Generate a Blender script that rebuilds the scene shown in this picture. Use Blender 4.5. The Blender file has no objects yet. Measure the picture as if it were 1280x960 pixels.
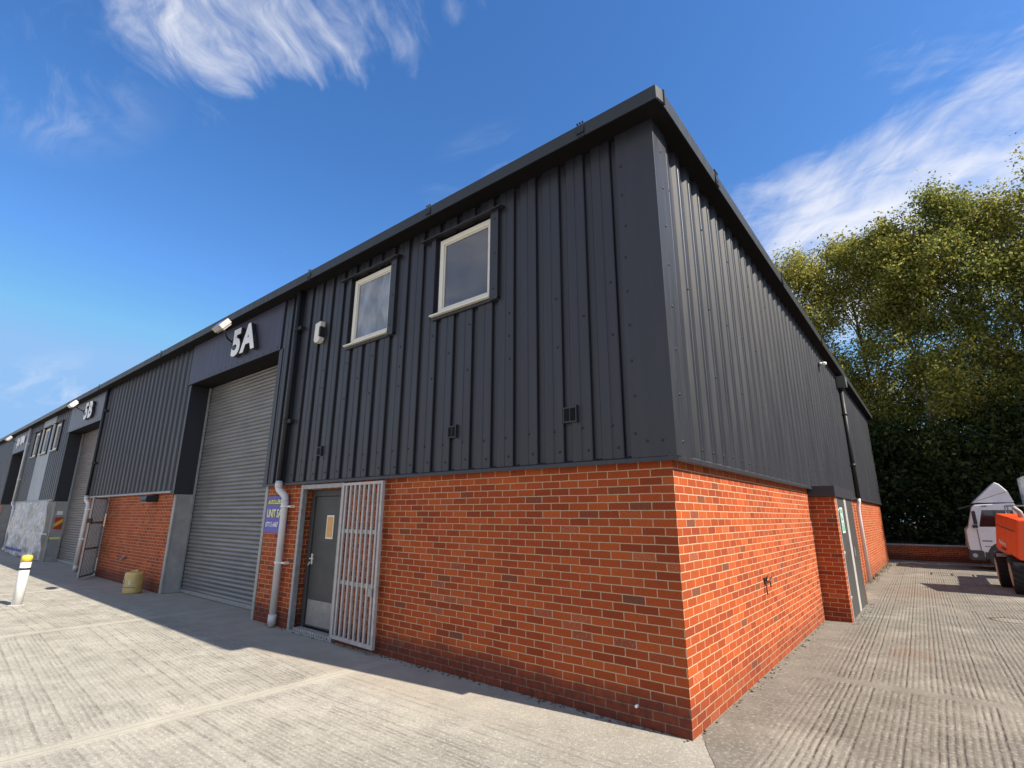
import bpy, bmesh, math, random
import numpy as np
from mathutils import Vector, Matrix
R_ = math.radians
sc = bpy.context.scene
col = sc.collection
random.seed(7)

# ------------------------------------------------------------------ mesh helpers
class MB:
    """collects faces (with UVs in metres) and links them as ONE mesh object"""
    def __init__(s):
        s.v, s.f, s.uv, s.mi, s.sm = [], [], [], [], []
    def face(s, pts, mi=0, uv=None, smooth=False):
        b = len(s.v); s.v += [tuple(p) for p in pts]
        s.f.append(list(range(b, b + len(pts)))); s.mi.append(mi); s.sm.append(smooth)
        if uv is None:
            a = Vector(pts[1]) - Vector(pts[0]); c = Vector(pts[2]) - Vector(pts[0])
            n = a.cross(c); ax = [abs(n.x), abs(n.y), abs(n.z)]; k = ax.index(max(ax))
            if k == 0: uv = [(p[1], p[2]) for p in pts]
            elif k == 1: uv = [(p[0], p[2]) for p in pts]
            else: uv = [(p[0], p[1]) for p in pts]
        s.uv += list(uv)
    def box(s, x0, x1, y0, y1, z0, z1, mi=0, M=None):
        if x0 > x1: x0, x1 = x1, x0
        if y0 > y1: y0, y1 = y1, y0
        if z0 > z1: z0, z1 = z1, z0
        P = [Vector(p) for p in ((x0,y0,z0),(x1,y0,z0),(x1,y1,z0),(x0,y1,z0),(x0,y0,z1),(x1,y0,z1),(x1,y1,z1),(x0,y1,z1))]
        if M: P = [M @ p for p in P]
        for q in ((0,3,2,1),(4,5,6,7),(0,1,5,4),(1,2,6,5),(2,3,7,6),(3,0,4,7)):
            s.face([P[i] for i in q], mi)
        return s
    def prism(s, poly, axis, a, b, mi=0, smooth=False):
        """poly: 2D outline; extruded along axis from a to b. axis x: (y,z); y: (x,z); z: (x,y)"""
        def P(p, t):
            return {'x': (t, p[0], p[1]), 'y': (p[0], t, p[1]), 'z': (p[0], p[1], t)}[axis]
        n = len(poly)
        area = sum(poly[i][0]*poly[(i+1) % n][1] - poly[(i+1) % n][0]*poly[i][1] for i in range(n))
        if a > b: a, b = b, a
        if (area > 0) == (axis == 'y'): poly = poly[::-1]
        # outline now counter-clockwise seen from +axis end
        s.face([P(p, b) for p in poly], mi); s.face([P(p, a) for p in poly[::-1]], mi)
        for i in range(n):
            p, q = poly[i], poly[(i+1) % n]
            s.face([P(p, a), P(q, a), P(q, b), P(p, b)], mi, smooth=smooth)
        return s
    def tube(s, pts, r, n=14, mi=0, caps=True, r1=None):
        pts = [Vector(p) for p in pts]; rings = []
        for i, p in enumerate(pts):
            t = (pts[min(i+1, len(pts)-1)] - pts[max(i-1, 0)]).normalized()
            up = Vector((0, 0, 1)) if abs(t.z) < .9 else Vector((1, 0, 0))
            u = t.cross(up).normalized(); w = u.cross(t).normalized()
            rr = r if r1 is None else r + (r1 - r)*i/(len(pts)-1)
            rings.append([p + (u*math.cos(2*math.pi*k/n) + w*math.sin(2*math.pi*k/n))*rr for k in range(n)])
        for A, B in zip(rings, rings[1:]):
            for k in range(n):
                s.face([A[k], B[k], B[(k+1) % n], A[(k+1) % n]], mi, smooth=True)
        if caps:
            s.face(rings[0], mi); s.face(rings[-1][::-1], mi)
        return s
    def lathe(s, prof, axis_pt, axis='z', n=24, mi=0):
        """prof: list of (r, t) along axis"""
        o = Vector(axis_pt); rings = []
        for r, t in prof:
            ring = []
            for k in range(n):
                a = 2*math.pi*k/n; c, d = r*math.cos(a), r*math.sin(a)
                ring.append(o + Vector({'z': (c, d, t), 'x': (t, c, d), 'y': (d, t, c)}[axis]))
            rings.append(ring)
        for A, B in zip(rings, rings[1:]):
            for k in range(n):
                s.face([A[k], A[(k+1) % n], B[(k+1) % n], B[k]], mi, smooth=True)
        s.face(rings[0][::-1], mi); s.face(rings[-1], mi)
        return s
    def build(s, name, mats, parent=None, bevel=0, label=None, merge=True):
        me = bpy.data.meshes.new(name)
        me.from_pydata(s.v, [], s.f)
        ul = me.uv_layers.new(name='UVMap')
        ul.data.foreach_set('uv', [c for t in s.uv for c in t])
        if not isinstance(mats, (list, tuple)): mats = [mats]
        for m in mats: me.materials.append(m)
        me.polygons.foreach_set('material_index', s.mi)
        me.polygons.foreach_set('use_smooth', s.sm)
        if merge:
            bm = bmesh.new(); bm.from_mesh(me)
            bmesh.ops.remove_doubles(bm, verts=bm.verts, dist=1e-5)
            bmesh.ops.recalc_face_normals(bm, faces=bm.faces) if merge == 'n' else None
            bm.to_mesh(me); bm.free()
        me.update()
        o = bpy.data.objects.new(name, me); col.objects.link(o)
        if parent: o.parent = parent
        if bevel:
            b = o.modifiers.new('Bevel', 'BEVEL'); b.width = bevel; b.segments = 2; b.limit_method = 'ANGLE'; b.angle_limit = R_(40)
        if label: o['label'] = label
        return o

def tag(o, label=None, cat=None, group=None, kind=None):
    if label: o['label'] = label
    if cat: o['category'] = cat
    if group: o['group'] = group
    if kind: o['kind'] = kind
    return o
def empty(name, label, cat, loc=(0, 0, 0), rz=0, group=None):
    o = bpy.data.objects.new(name, None); col.objects.link(o)
    o.empty_display_size = .2
    o.location = loc; o.rotation_euler = (0, 0, rz)
    return tag(o, label, cat, group)
def text_mesh(name, body, size, mat, M, parent=None, extrude=.01, bold=0., sx=1., shear=0., space=1.):
    """built-in lettering turned into a mesh; M places it (text lies in local xy)"""
    cu = bpy.data.curves.new(name, 'FONT'); cu.body = body; cu.size = size; cu.extrude = extrude; cu.offset = bold
    cu.shear = shear; cu.space_character = space; cu.resolution_u = 4
    t = bpy.data.objects.new(name, cu); col.objects.link(t)
    bpy.context.view_layer.update()
    me = bpy.data.meshes.new_from_object(t.evaluated_get(bpy.context.evaluated_depsgraph_get()))
    bpy.data.objects.remove(t); bpy.data.curves.remove(cu)
    me.transform(M @ Matrix.Diagonal((sx, 1, 1, 1))); me.materials.clear(); me.materials.append(mat)
    me.name = name
    o = bpy.data.objects.new(name, me); col.objects.link(o)
    if parent: o.parent = parent
    return o
FRONT = Matrix.Rotation(R_(90), 4, 'X')          # text facing -y, reading along +x
def at_front(x, y, z): return Matrix.Translation((x, y, z)) @ FRONT

# ------------------------------------------------------------------ materials
class NT:
    def __init__(s, tree): s.t = tree; s.n = tree.nodes; s.l = tree.links
    def new(s, typ, **kw):
        n = s.n.new(typ)
        for k, v in kw.items():
            if k == 'ins':
                for kk, vv in v.items():
                    if hasattr(vv, 'is_linked') or isinstance(vv, bpy.types.NodeSocket): s.l.new(vv, n.inputs[kk])
                    else: n.inputs[kk].default_value = vv
            else: setattr(n, k, v)
        return n
    def math(s, op, a, b=None, c=None, clamp=False):
        n = s.n.new('ShaderNodeMath'); n.operation = op; n.use_clamp = clamp
        for i, x in enumerate((a, b, c)):
            if x is None: continue
            if isinstance(x, bpy.types.NodeSocket): s.l.new(x, n.inputs[i])
            else: n.inputs[i].default_value = x
        return n.outputs[0]
    def noise(s, vec, scale, detail=4, rough=.55, dist=0., dims='3D', lac=2.):
        n = s.n.new('ShaderNodeTexNoise'); n.noise_dimensions = dims
        n.inputs['Scale'].default_value = scale; n.inputs['Detail'].default_value = detail
        n.inputs['Roughness'].default_value = rough; n.inputs['Distortion'].default_value = dist
        n.inputs['Lacunarity'].default_value = lac
        if vec is not None: s.l.new(vec, n.inputs['Vector'])
        return n.outputs['Fac']
    def sstep(s, x, a, b):
        n = s.n.new('ShaderNodeMapRange'); n.interpolation_type = 'SMOOTHSTEP'
        s.l.new(x, n.inputs['Value']); n.inputs['From Min'].default_value = a; n.inputs['From Max'].default_value = b
        return n.outputs[0]
    def mapr(s, x, a, b, c, d):
        n = s.n.new('ShaderNodeMapRange')
        s.l.new(x, n.inputs['Value'])
        for k, v in zip(('From Min', 'From Max', 'To Min', 'To Max'), (a, b, c, d)): n.inputs[k].default_value = v
        return n.outputs[0]
    def mix(s, f, a, b, blend='MIX'):
        n = s.n.new('ShaderNodeMix'); n.data_type = 'RGBA'; n.blend_type = blend; n.clamp_factor = True
        for sock, x in ((n.inputs[0], f), (n.inputs[6], a), (n.inputs[7], b)):
            if isinstance(x, bpy.types.NodeSocket): s.l.new(x, sock)
            elif isinstance(x, (int, float)): sock.default_value = x
            else: sock.default_value = (*x, 1) if len(x) == 3 else x
        return n.outputs[2]
    def ramp(s, f, stops):
        n = s.n.new('ShaderNodeValToRGB'); s.l.new(f, n.inputs[0]); e = n.color_ramp.elements
        while len(e) < len(stops): e.new(.5)
        for el, (p, c) in zip(e, stops): el.position = p; el.color = (*c, 1)
        return n.outputs[0]
    def bump(s, h, strength=.5, dist=.01):
        n = s.n.new('ShaderNodeBump'); n.inputs['Strength'].default_value = strength; n.inputs['Distance'].default_value = dist
        s.l.new(h, n.inputs['Height']); return n.outputs[0]
def newmat(name):
    m = bpy.data.materials.new(name); m.use_nodes = True
    t = NT(m.node_tree); p = m.node_tree.nodes['Principled BSDF']
    return m, t, p
def plug(t, p, name, x):
    if isinstance(x, bpy.types.NodeSocket): t.l.new(x, p.inputs[name])
    elif isinstance(x, (tuple, list)): p.inputs[name].default_value = (*x, 1) if len(x) == 3 else x
    else: p.inputs[name].default_value = x
def simple(name, c, rough=.5, metal=0., spec=.5, var=.12, scale=6., grime=0., bumpy=0., grime_col=(.05, .045, .04)):
    """painted / plain surface with faint tone variation and optional dirt"""
    m, t, p = newmat(name)
    tc = t.new('ShaderNodeTexCoord').outputs['Object']
    n = t.noise(tc, scale, 5, .6)
    k = t.mapr(n, .3, .7, 1 - var, 1 + var)
    c2 = t.mix(1., c, (1, 1, 1), 'MULTIPLY')
    mul = t.new('ShaderNodeVectorMath', operation='SCALE'); t.l.new(c2, mul.inputs[0]); t.l.new(k, mul.inputs['Scale'])
    cc = mul.outputs[0]
    if grime:
        g = t.sstep(t.noise(tc, scale*.7, 6, .65, .4), .5, .72)
        g = t.math('MULTIPLY', g, grime)
        cc = t.mix(g, cc, grime_col)
    plug(t, p, 'Base Color', cc)
    plug(t, p, 'Roughness', t.mapr(t.noise(tc, scale*2.3, 3), .3, .7, max(rough-.07, .02), min(rough+.08, 1)))
    plug(t, p, 'Metallic', metal); plug(t, p, 'Specular IOR Level', spec)
    if bumpy: plug(t, p, 'Normal', t.bump(t.noise(tc, scale*6, 3), bumpy, .004))
    return m

def brick_mat(name, dirt=.8, seed=0.):
    m, t, p = newmat(name)
    uv = t.new('ShaderNodeUVMap', uv_map='UVMap').outputs[0]
    tc = t.new('ShaderNodeTexCoord').outputs['Object']
    sp = t.new('ShaderNodeSeparateXYZ'); t.l.new(uv, sp.inputs[0]); u, v = sp.outputs[0], sp.outputs[1]
    wob = t.math('MULTIPLY', t.math('SUBTRACT', t.noise(tc, 11., 3), .5), .007)
    wob2 = t.math('MULTIPLY', t.math('SUBTRACT', t.noise(tc, 4.3, 2), .5), .009)
    uw, vw = t.math('ADD', u, wob), t.math('ADD', v, wob2)
    vv = t.math('DIVIDE', vw, .075); row = t.math('FLOOR', vv)
    odd = t.math('FLOORED_MODULO', row, 2.)
    wn0 = t.new('ShaderNodeTexWhiteNoise', noise_dimensions='1D'); t.l.new(row, wn0.inputs['W'])
    jit = t.math('MULTIPLY', t.math('SUBTRACT', wn0.outputs[0], .5), .07)
    uu = t.math('ADD', t.math('DIVIDE', uw, .225), t.math('ADD', t.math('MULTIPLY', odd, .5), jit))
    cl = t.math('FLOOR', uu)
    du = t.math('MULTIPLY', t.math('PINGPONG', uu, .5), .225)
    dv = t.math('MULTIPLY', t.math('PINGPONG', vv, .5), .075)
    d = t.math('MINIMUM', du, dv)
    d = t.math('ADD', d, t.math('MULTIPLY', t.math('SUBTRACT', t.noise(tc, 60., 3, .7), .5), .0035))
    face = t.sstep(d, .0037, .0062)
    cx = t.new('ShaderNodeCombineXYZ'); t.l.new(cl, cx.inputs[0]); t.l.new(row, cx.inputs[1]); cx.inputs[2].default_value = seed
    wn = t.new('ShaderNodeTexWhiteNoise', noise_dimensions='3D'); t.l.new(cx.outputs[0], wn.inputs['Vector'])
    rnd = wn.outputs['Value']
    sep = t.new('ShaderNodeSeparateColor'); t.l.new(wn.outputs['Color'], sep.inputs[0])
    bc = t.ramp(rnd, [(0., (.17, .058, .03)), (.014, (.20, .058, .024)), (.03, (.245, .042, .011)), (.3, (.32, .056, .0125)), (.7, (.365, .067, .014)), (1., (.42, .086, .018))])
    st = t.new('ShaderNodeMapping'); t.l.new(tc, st.inputs[0]); st.inputs['Scale'].default_value = (1, 1, 5.)
    fine = t.noise(st.outputs[0], 38., 4, .65)
    bl = t.noise(tc, 1.1, 4, .6)
    k = t.math('MULTIPLY', t.mapr(fine, .3, .7, .72, 1.22), t.mapr(bl, .3, .7, .9, 1.09))
    mul = t.new('ShaderNodeVectorMath', operation='SCALE'); t.l.new(bc, mul.inputs[0]); t.l.new(k, mul.inputs['Scale'])
    pale = t.math('MULTIPLY', t.sstep(sep.outputs[1], .93, .99), t.sstep(fine, .45, .6))
    b2 = t.mix(t.math('MULTIPLY', pale, .35), mul.outputs[0], (.5, .3, .2))
    mort = t.mix(t.noise(tc, 9., 4), (.42, .245, .145), (.61, .405, .26))
    c = t.mix(face, mort, b2)
    # splash-back staining in the lowest courses, ragged edge
    edge = t.math('ADD', v, t.math('MULTIPLY', t.math('SUBTRACT', t.noise(tc, 2.2, 5, .6), .5), .22))
    stain = t.math('SUBTRACT', 1., t.sstep(edge, .14, .36))
    stain = t.math('MULTIPLY', stain, t.mapr(t.noise(tc, 14., 4), .25, .75, .55 * dirt, dirt))
    c = t.mix(stain, c, t.mix(face, (.075, .04, .035), (.085, .026, .02)))
    plug(t, p, 'Base Color', c)
    plug(t, p, 'Roughness', t.mapr(fine, .2, .8, .72, .95)); plug(t, p, 'Specular IOR Level', .25)
    h = t.math('ADD', t.math('MULTIPLY', face, .75), t.math('MULTIPLY', fine, .35))
    plug(t, p, 'Normal', t.bump(h, .8, .007))
    return m

def sheet_mat(name, c, rough=.38, spec=.5, dust=.25):
    """coated steel cladding: faint waviness, dust streaks running down"""
    m, t, p = newmat(name)
    tc = t.new('ShaderNodeTexCoord').outputs['Object']
    mp = t.new('ShaderNodeMapping'); t.l.new(tc, mp.inputs[0]); mp.inputs['Scale'].default_value = (7, 7, .5)
    streak = t.noise(mp.outputs[0], 1.6, 5, .65)
    big = t.noise(tc, .7, 3)
    k = t.mapr(big, .3, .7, .9, 1.1)
    mul = t.new('ShaderNodeVectorMath', operation='SCALE'); mul.inputs[0].default_value = c; t.l.new(k, mul.inputs['Scale'])
    cc = t.mix(t.math('MULTIPLY', t.sstep(streak, .5, .75), dust), mul.outputs[0], (.05, .048, .046))
    plug(t, p, 'Base Color', cc)
    plug(t, p, 'Roughness', t.mapr(streak, .3, .7, rough-.06, rough+.1)); plug(t, p, 'Specular IOR Level', spec)
    plug(t, p, 'Normal', t.bump(t.noise(tc, 1.7, 2), .10, .02))
    return m

M = {}
M['brick'] = brick_mat('red_brick', .97)
M['brick_end'] = brick_mat('red_brick_end', .45, 3.)
M['clad'] = sheet_mat('anthracite_cladding', (.0115, .0113, .0160), .445, .65, .12)
M['flash'] = sheet_mat('anthracite_flashing', (.0125, .0123, .0170), .48, .7, .12)
M['fascia'] = sheet_mat('blue_grey_fascia', (.036, .035, .064), .5)
M['fascia_pale'] = sheet_mat('weathered_fascia', (.10, .105, .13), .45, dust=.4)
M['gutter'] = sheet_mat('gutter_steel', (.022, .024, .025), .5, .5, .15)
M['gutter_old'] = sheet_mat('old_gutter', (.10, .12, .12), .5, dust=.4)
M['soffit'] = simple('dark_soffit', (.006, .006, .0065), .8, 0., .2)
M['screw'] = simple('screw_cap', (.012, .012, .014), .5)
M['black'] = simple('black_plastic', (.018, .018, .02), .45)
M['pipe_black'] = simple('black_pipe', (.018, .018, .02), .5, spec=.35)
M['pipe_white'] = simple('white_pipe', (.62, .60, .58), .4, var=.06, scale=3, grime=.25, grime_col=(.25, .23, .2))
M['upvc'] = simple('cream_window_frame', (.72, .67, .56), .35, var=.04)
M['white'] = simple('white_paint', (.78, .78, .77), .45, var=.05, grime=.12)
M['galv'] = simple('galvanised_steel', (.33, .325, .315), .5, .4, var=.18, scale=14, grime=.25, grime_col=(.2, .19, .18))
M['galv_pale'] = simple('pale_galvanised_bars', (.43, .40, .38), .5, .15, var=.15, scale=11, grime=.2, grime_col=(.22, .2, .18))
M['pier'] = simple('weathered_grey_pier', (.34, .325, .30), .7, .1, var=.2, scale=3, grime=.5, grime_col=(.3, .3, .29), bumpy=.3)
M['door'] = simple('dark_grey_door', (.047, .046, .044), .5, var=.1, scale=2, grime=.15, grime_col=(.1, .1, .1))
M['door_frame'] = simple('door_frame_grey', (.045, .045, .046), .55)
M['kick'] = simple('brushed_kick_plate', (.30, .29, .28), .42, .5, var=.15, scale=9, grime=.3, grime_col=(.25, .24, .23))
M['amber'] = simple('amber_backed_glass', (.62, .30, .07), .25, var=.1, scale=8)
M['conc_pale'] = simple('pale_concrete', (.33, .32, .30), .85, var=.2, scale=5, bumpy=.4)
M['soil'] = simple('leaf_litter', (.05, .04, .025), .95, var=.35, scale=3, bumpy=.8)

def ribbed_steel(name, c, metal=.35, rough=.45):
    m, t, p = newmat(name)
    tc = t.new('ShaderNodeTexCoord').outputs['Object']
    mp = t.new('ShaderNodeMapping'); t.l.new(tc, mp.inputs[0]); mp.inputs['Scale'].default_value = (.5, .5, 9)
    n = t.noise(mp.outputs[0], 1.7, 5, .65); n2 = t.noise(tc, 1.3, 4)
    cc = t.mix(t.sstep(n, .35, .7), [a*.82 for a in c], [a*1.12 for a in c])
    cc = t.mix(t.math('MULTIPLY', t.sstep(n2, .5, .7), .3), cc, (.12, .115, .11))
    plug(t, p, 'Base Color', cc); plug(t, p, 'Metallic', metal); plug(t, p, 'Roughness', rough); plug(t, p, 'Normal', t.bump(t.noise(tc, 1.6, 3), .25, .03))
    return m
M['shutter'] = ribbed_steel('grey_shutter', (.215, .207, .20))
M['shutter_warm'] = ribbed_steel('warm_grey_shutter', (.20, .18, .17))

def glass_mat(name, base, streak=0.):
    m, t, p = newmat(name)
    tc = t.new('ShaderNodeTexCoord').outputs['Object']
    mp = t.new('ShaderNodeMapping'); t.l.new(tc, mp.inputs[0]); mp.inputs['Scale'].default_value = (3.2, 3.2, 1.5)
    n = t.noise(mp.outputs[0], 1.1, 5, .55, .3)
    c = t.mix(t.mapr(n, .3, .7, 0, 1), [a*.9 for a in base], [a*1.1 for a in base])
    if streak: c = t.mix(t.math('MULTIPLY', t.sstep(n, .38, .66), streak), c, (.42, .46, .52))
    plug(t, p, 'Base Color', c); plug(t, p, 'Roughness', .06); plug(t, p, 'Specular IOR Level', .9)
    return m
M['glass'] = glass_mat('office_glass', (.075, .075, .085))
M['glass_misted'] = glass_mat('misted_glass', (.13, .14, .155), .4)
M['glass_dark'] = glass_mat('dark_vehicle_glass', (.012, .013, .015))

# ------------------------------------------------------------------ ground
def ground_mat():
    m, t, p = newmat('tamped_concrete')
    tc = t.new('ShaderNodeTexCoord').outputs['Object']
    sp = t.new('ShaderNodeSeparateXYZ'); t.l.new(tc, sp.inputs[0]); x, y = sp.outputs[0], sp.outputs[1]
    # which bay: 0 = front yard, 1 = side yard (split along the diagonal crack at the corner)
    dg = t.math('ADD', x, t.math('MULTIPLY', y, .55))
    side = t.math('GREATER_THAN', dg, .10)
    w1 = t.noise(tc, 1.3, 3); w2 = t.noise(tc, 7., 3)
    wob = t.math('ADD', t.math('MULTIPLY', t.math('SUBTRACT', w1, .5), .03), t.math('MULTIPLY', t.math('SUBTRACT', t.noise(tc, 14., 4, .7), .5), .016))
    # ridges: front yard run along x (skewed a little per bay), side yard run along y
    bayf = t.math('GREATER_THAN', x, -3.76)
    skew = t.math('MULTIPLY', x, t.mapr(bayf, 0, 1, .066, -.015))
    far = t.math('LESS_THAN', x, -9.1)
    cf = t.math('ADD', t.math('ADD', y, t.math('MULTIPLY', skew, t.math('SUBTRACT', 1., far))), wob)
    baysd = t.math('GREATER_THAN', y, 2.66)
    cs = t.math('ADD', t.math('ADD', x, t.math('MULTIPLY', y, t.mapr(baysd, 0, 1, .0, .02))), wob)
    n = t.new('ShaderNodeMix'); t.l.new(side, n.inputs[0]); t.l.new(cf, n.inputs[2]); t.l.new(cs, n.inputs[3])
    coord = n.outputs[0]
    freq = t.mapr(side, 0, 1, 22., 19.)
    ph = t.math('MULTIPLY', coord, freq)
    w = t.math('PINGPONG', ph, .5)                    # 0..0.5
    ridge = t.sstep(w, .03, .40)
    amp = t.sstep(t.noise(tc, .75, 4, .6), .24, .46)
    idn = t.math('FLOOR', t.math('ADD', ph, .5))
    wnn = t.new('ShaderNodeTexWhiteNoise', noise_dimensions='1D'); t.l.new(idn, wnn.inputs['W'])
    amp = t.math('MULTIPLY', amp, t.mapr(wnn.outputs[0], 0, 1, .2, 1.))
    amp = t.math('MULTIPLY', amp, t.mapr(t.noise(tc, 6., 5, .75), .40, .56, .2, 1.))
    # smooth trowelled margin beside the walls and either side of the joints
    dist_f = t.math('MULTIPLY', y, -1.)
    mg = t.mix(side, t.sstep(dist_f, .25, .9), t.sstep(x, .25, .75))
    sepm = t.new('ShaderNodeSeparateColor'); t.l.new(mg, sepm.inputs[0])
    def jd(a, c, w): return t.math('ABSOLUTE', t.math('ADD', t.math('SUBTRACT', a, c), t.math('MULTIPLY', t.math('SUBTRACT', w1, .5), w)))
    jf = t.math('MINIMUM', jd(x, -3.76, .05), t.math('MINIMUM', jd(x, -9.1, .08), jd(x, -14.6, .08)))
    jf = t.math('MINIMUM', jf, t.math('MINIMUM', jd(y, -6.2, .05), jd(x, -20., .1)))
    js = t.math('MINIMUM', jd(y, 2.66, .05), t.math('MINIMUM', jd(y, 9.4, .08), jd(y, 16., .08)))
    js = t.math('MINIMUM', js, jd(x, 5.5, .05))
    nj = t.new('ShaderNodeMix'); t.l.new(side, nj.inputs[0]); t.l.new(jf, nj.inputs[2]); t.l.new(js, nj.inputs[3])
    j = nj.outputs[0]
    jm = t.sstep(j, .05, .17)
    amp = t.math('MULTIPLY', t.math('MULTIPLY', amp, sepm.outputs[0]), jm)
    # rough aggregate texture
    agg = t.noise(tc, 95., 4, .7); agg2 = t.noise(tc, 28., 5, .7); blot = t.noise(tc, .55, 6, .62, .6); blot2 = t.noise(tc, 2.6, 5, .65)
    rough_ridge = t.math('MULTIPLY', t.math('SUBTRACT', ridge, .5), amp)
    h = t.math('ADD', rough_ridge, t.math('MULTIPLY', t.math('ADD', agg, agg2), .38))
    # colours: worn pale cement over greyer body; dark groove colour stands in for ridge self-shadow, with some dirt
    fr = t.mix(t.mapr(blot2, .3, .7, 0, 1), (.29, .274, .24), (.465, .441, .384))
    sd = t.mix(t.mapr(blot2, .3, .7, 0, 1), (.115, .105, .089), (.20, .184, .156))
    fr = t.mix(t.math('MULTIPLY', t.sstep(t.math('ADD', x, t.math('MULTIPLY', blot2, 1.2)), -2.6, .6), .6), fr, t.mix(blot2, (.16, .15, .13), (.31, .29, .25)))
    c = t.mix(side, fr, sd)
    c = t.mix(t.math('MULTIPLY', t.sstep(blot, .48, .72), .55), c, (.235, .215, .185))
    c = t.mix(t.math('MULTIPLY', t.sstep(t.math('SUBTRACT', 1., blot), .5, .75), .4), c, (.54, .50, .42))
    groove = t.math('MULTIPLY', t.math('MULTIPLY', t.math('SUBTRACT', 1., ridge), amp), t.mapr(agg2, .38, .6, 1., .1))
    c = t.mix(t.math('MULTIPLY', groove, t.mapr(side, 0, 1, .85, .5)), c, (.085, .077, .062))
    c = t.mix(t.math('MULTIPLY', t.sstep(agg, .50, .62), .5), c, (.13, .12, .10))
    c = t.mix(t.math('MULTIPLY', t.sstep(t.noise(tc, 52., 3, .7), .54, .64), .45), c, (.14, .125, .105))
    c = t.mix(t.math('MULTIPLY', t.sstep(t.math('SUBTRACT', 1., agg2), .5, .66), t.mapr(side, 0, 1, .45, .25)), c, (.64, .60, .51))
    # apron by the front wall: warmer mottled tone, weaker near the corner
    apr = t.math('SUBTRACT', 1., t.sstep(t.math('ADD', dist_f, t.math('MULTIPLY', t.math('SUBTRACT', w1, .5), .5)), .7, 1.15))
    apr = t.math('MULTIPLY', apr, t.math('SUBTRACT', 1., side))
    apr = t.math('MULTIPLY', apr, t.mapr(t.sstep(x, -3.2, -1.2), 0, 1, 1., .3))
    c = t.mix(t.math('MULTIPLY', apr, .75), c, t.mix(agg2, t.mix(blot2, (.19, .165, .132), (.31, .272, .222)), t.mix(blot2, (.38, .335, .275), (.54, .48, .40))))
    # joints: pale slurry band with thin dark line
    c = t.mix(t.math('MULTIPLY', t.math('SUBTRACT', 1., t.sstep(j, .02, .13)), .5), c, t.mix(side, t.mix(agg2, (.36, .335, .28), (.56, .52, .43)), t.mix(agg2, (.14, .13, .11), (.25, .23, .2))))
    c = t.mix(t.math('MULTIPLY', t.math('SUBTRACT', 1., t.sstep(j, .002, .008)), t.mapr(side, 0, 1, .5, .15)), c, (.13, .12, .10))
    # rusty worn hollows
    def spot(cx_, cy_, rx, ry):
        a = t.math('DIVIDE', t.math('SUBTRACT', x, cx_), rx); b = t.math('DIVIDE', t.math('SUBTRACT', y, cy_), ry)
        r = t.math('SQRT', t.math('ADD', t.math('MULTIPLY', a, a), t.math('MULTIPLY', b, b)))
        r = t.math('ADD', r, t.math('MULTIPLY', t.math('SUBTRACT', blot2, .5), 2.1))
        return t.math('SUBTRACT', 1., t.sstep(r, .55, 1.1))
    sp1 = t.math('MAXIMUM', spot(1.25, 4.6, .28, .45), spot(1.2, 11.8, .55, 1.1))
    c = t.mix(t.math('MULTIPLY', sp1, .65), c, t.mix(agg2, (.10, .07, .05), (.25, .195, .15)))
    ring = t.math('ABSOLUTE', t.math('SUBTRACT', t.math('SQRT', t.math('ADD', t.math('POWER', t.math('SUBTRACT', x, 2.55), 2.), t.math('POWER', t.math('SUBTRACT', y, 8.5), 2.))), .3))
    c = t.mix(t.math('SUBTRACT', 1., t.sstep(ring, .01, .05)), c, (.07, .06, .05))
    # crack from the building corner
    crk = t.math('ABSOLUTE', t.math('SUBTRACT', t.math('ADD', dg, t.math('MULTIPLY', t.math('SUBTRACT', w2, .5), .05)), .10))
    crk = t.math('MULTIPLY', t.math('SUBTRACT', 1., t.sstep(crk, .002, .008)), t.math('LESS_THAN', y, .05))
    c = t.mix(t.math('MULTIPLY', crk, .85), c, (.05, .045, .04))
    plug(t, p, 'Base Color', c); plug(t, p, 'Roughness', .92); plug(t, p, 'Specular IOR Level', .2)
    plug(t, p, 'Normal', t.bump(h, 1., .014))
    return m
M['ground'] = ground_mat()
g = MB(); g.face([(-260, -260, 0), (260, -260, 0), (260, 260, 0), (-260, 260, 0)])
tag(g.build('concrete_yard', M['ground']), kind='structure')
g = MB()
n_ = 40
for i in range(n_):
    for jx in range(3):
        x0, x1 = -40 + 80*i/n_, -40 + 80*(i+1)/n_
        ys = [23.72, 26.5, 32., 70.]; zs = [.45, .75, 1.0, 1.2]
        g.face([(x0, ys[jx], zs[jx]), (x1, ys[jx], zs[jx]), (x1, ys[jx+1], zs[jx+1]), (x0, ys[jx+1], zs[jx+1])])
tag(g.build('woodland_soil', M['soil']), kind='structure')

# ------------------------------------------------------------------ the terrace of units
ZB, ZT = 2.28, 5.90          # cladding foot and head
PITCH = .345
def profile(a0, a1, phase=0., wide=False):
    """stations (a, depth) of box-profile sheet between a0 and a1; depth 0 = proud face, .034 = trough"""
    st = []
    k = math.floor((a0 - phase)/PITCH) - 1
    while True:
        o = phase + k*PITCH
        if o > a1: break
        st += [(o, 0), (o+.105, 0), (o+.110, .006), (o+.124, .006), (o+.129, 0), (o+.222, 0), (o+.231, .008), (o+.237, .040), (o+.327, .040), (o+.333, .008), (o+.3425, 0)]
        if wide: st[-11:] = [(o, 0), (o+.055, 0), (o+.060, .004), (o+.072, .004), (o+.077, 0), (o+.128, 0), (o+.160, .038), (o+.215, .038), (o+.222, .034), (o+.236, .034), (o+.243, .038), (o+.308, .038), (o+.343, 0)]
        k += 1
    out = [(a, d) for a, d in st if a0 < a < a1]
    def dep(a):
        for (p, q), (r, s) in zip(st, st[1:]):
            if p <= a <= r: return q + (s-q)*(a-p)/max(r-p, 1e-6)
        return 0
    return [(a0, dep(a0))] + out + [(a1, dep(a1))], dep
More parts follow.
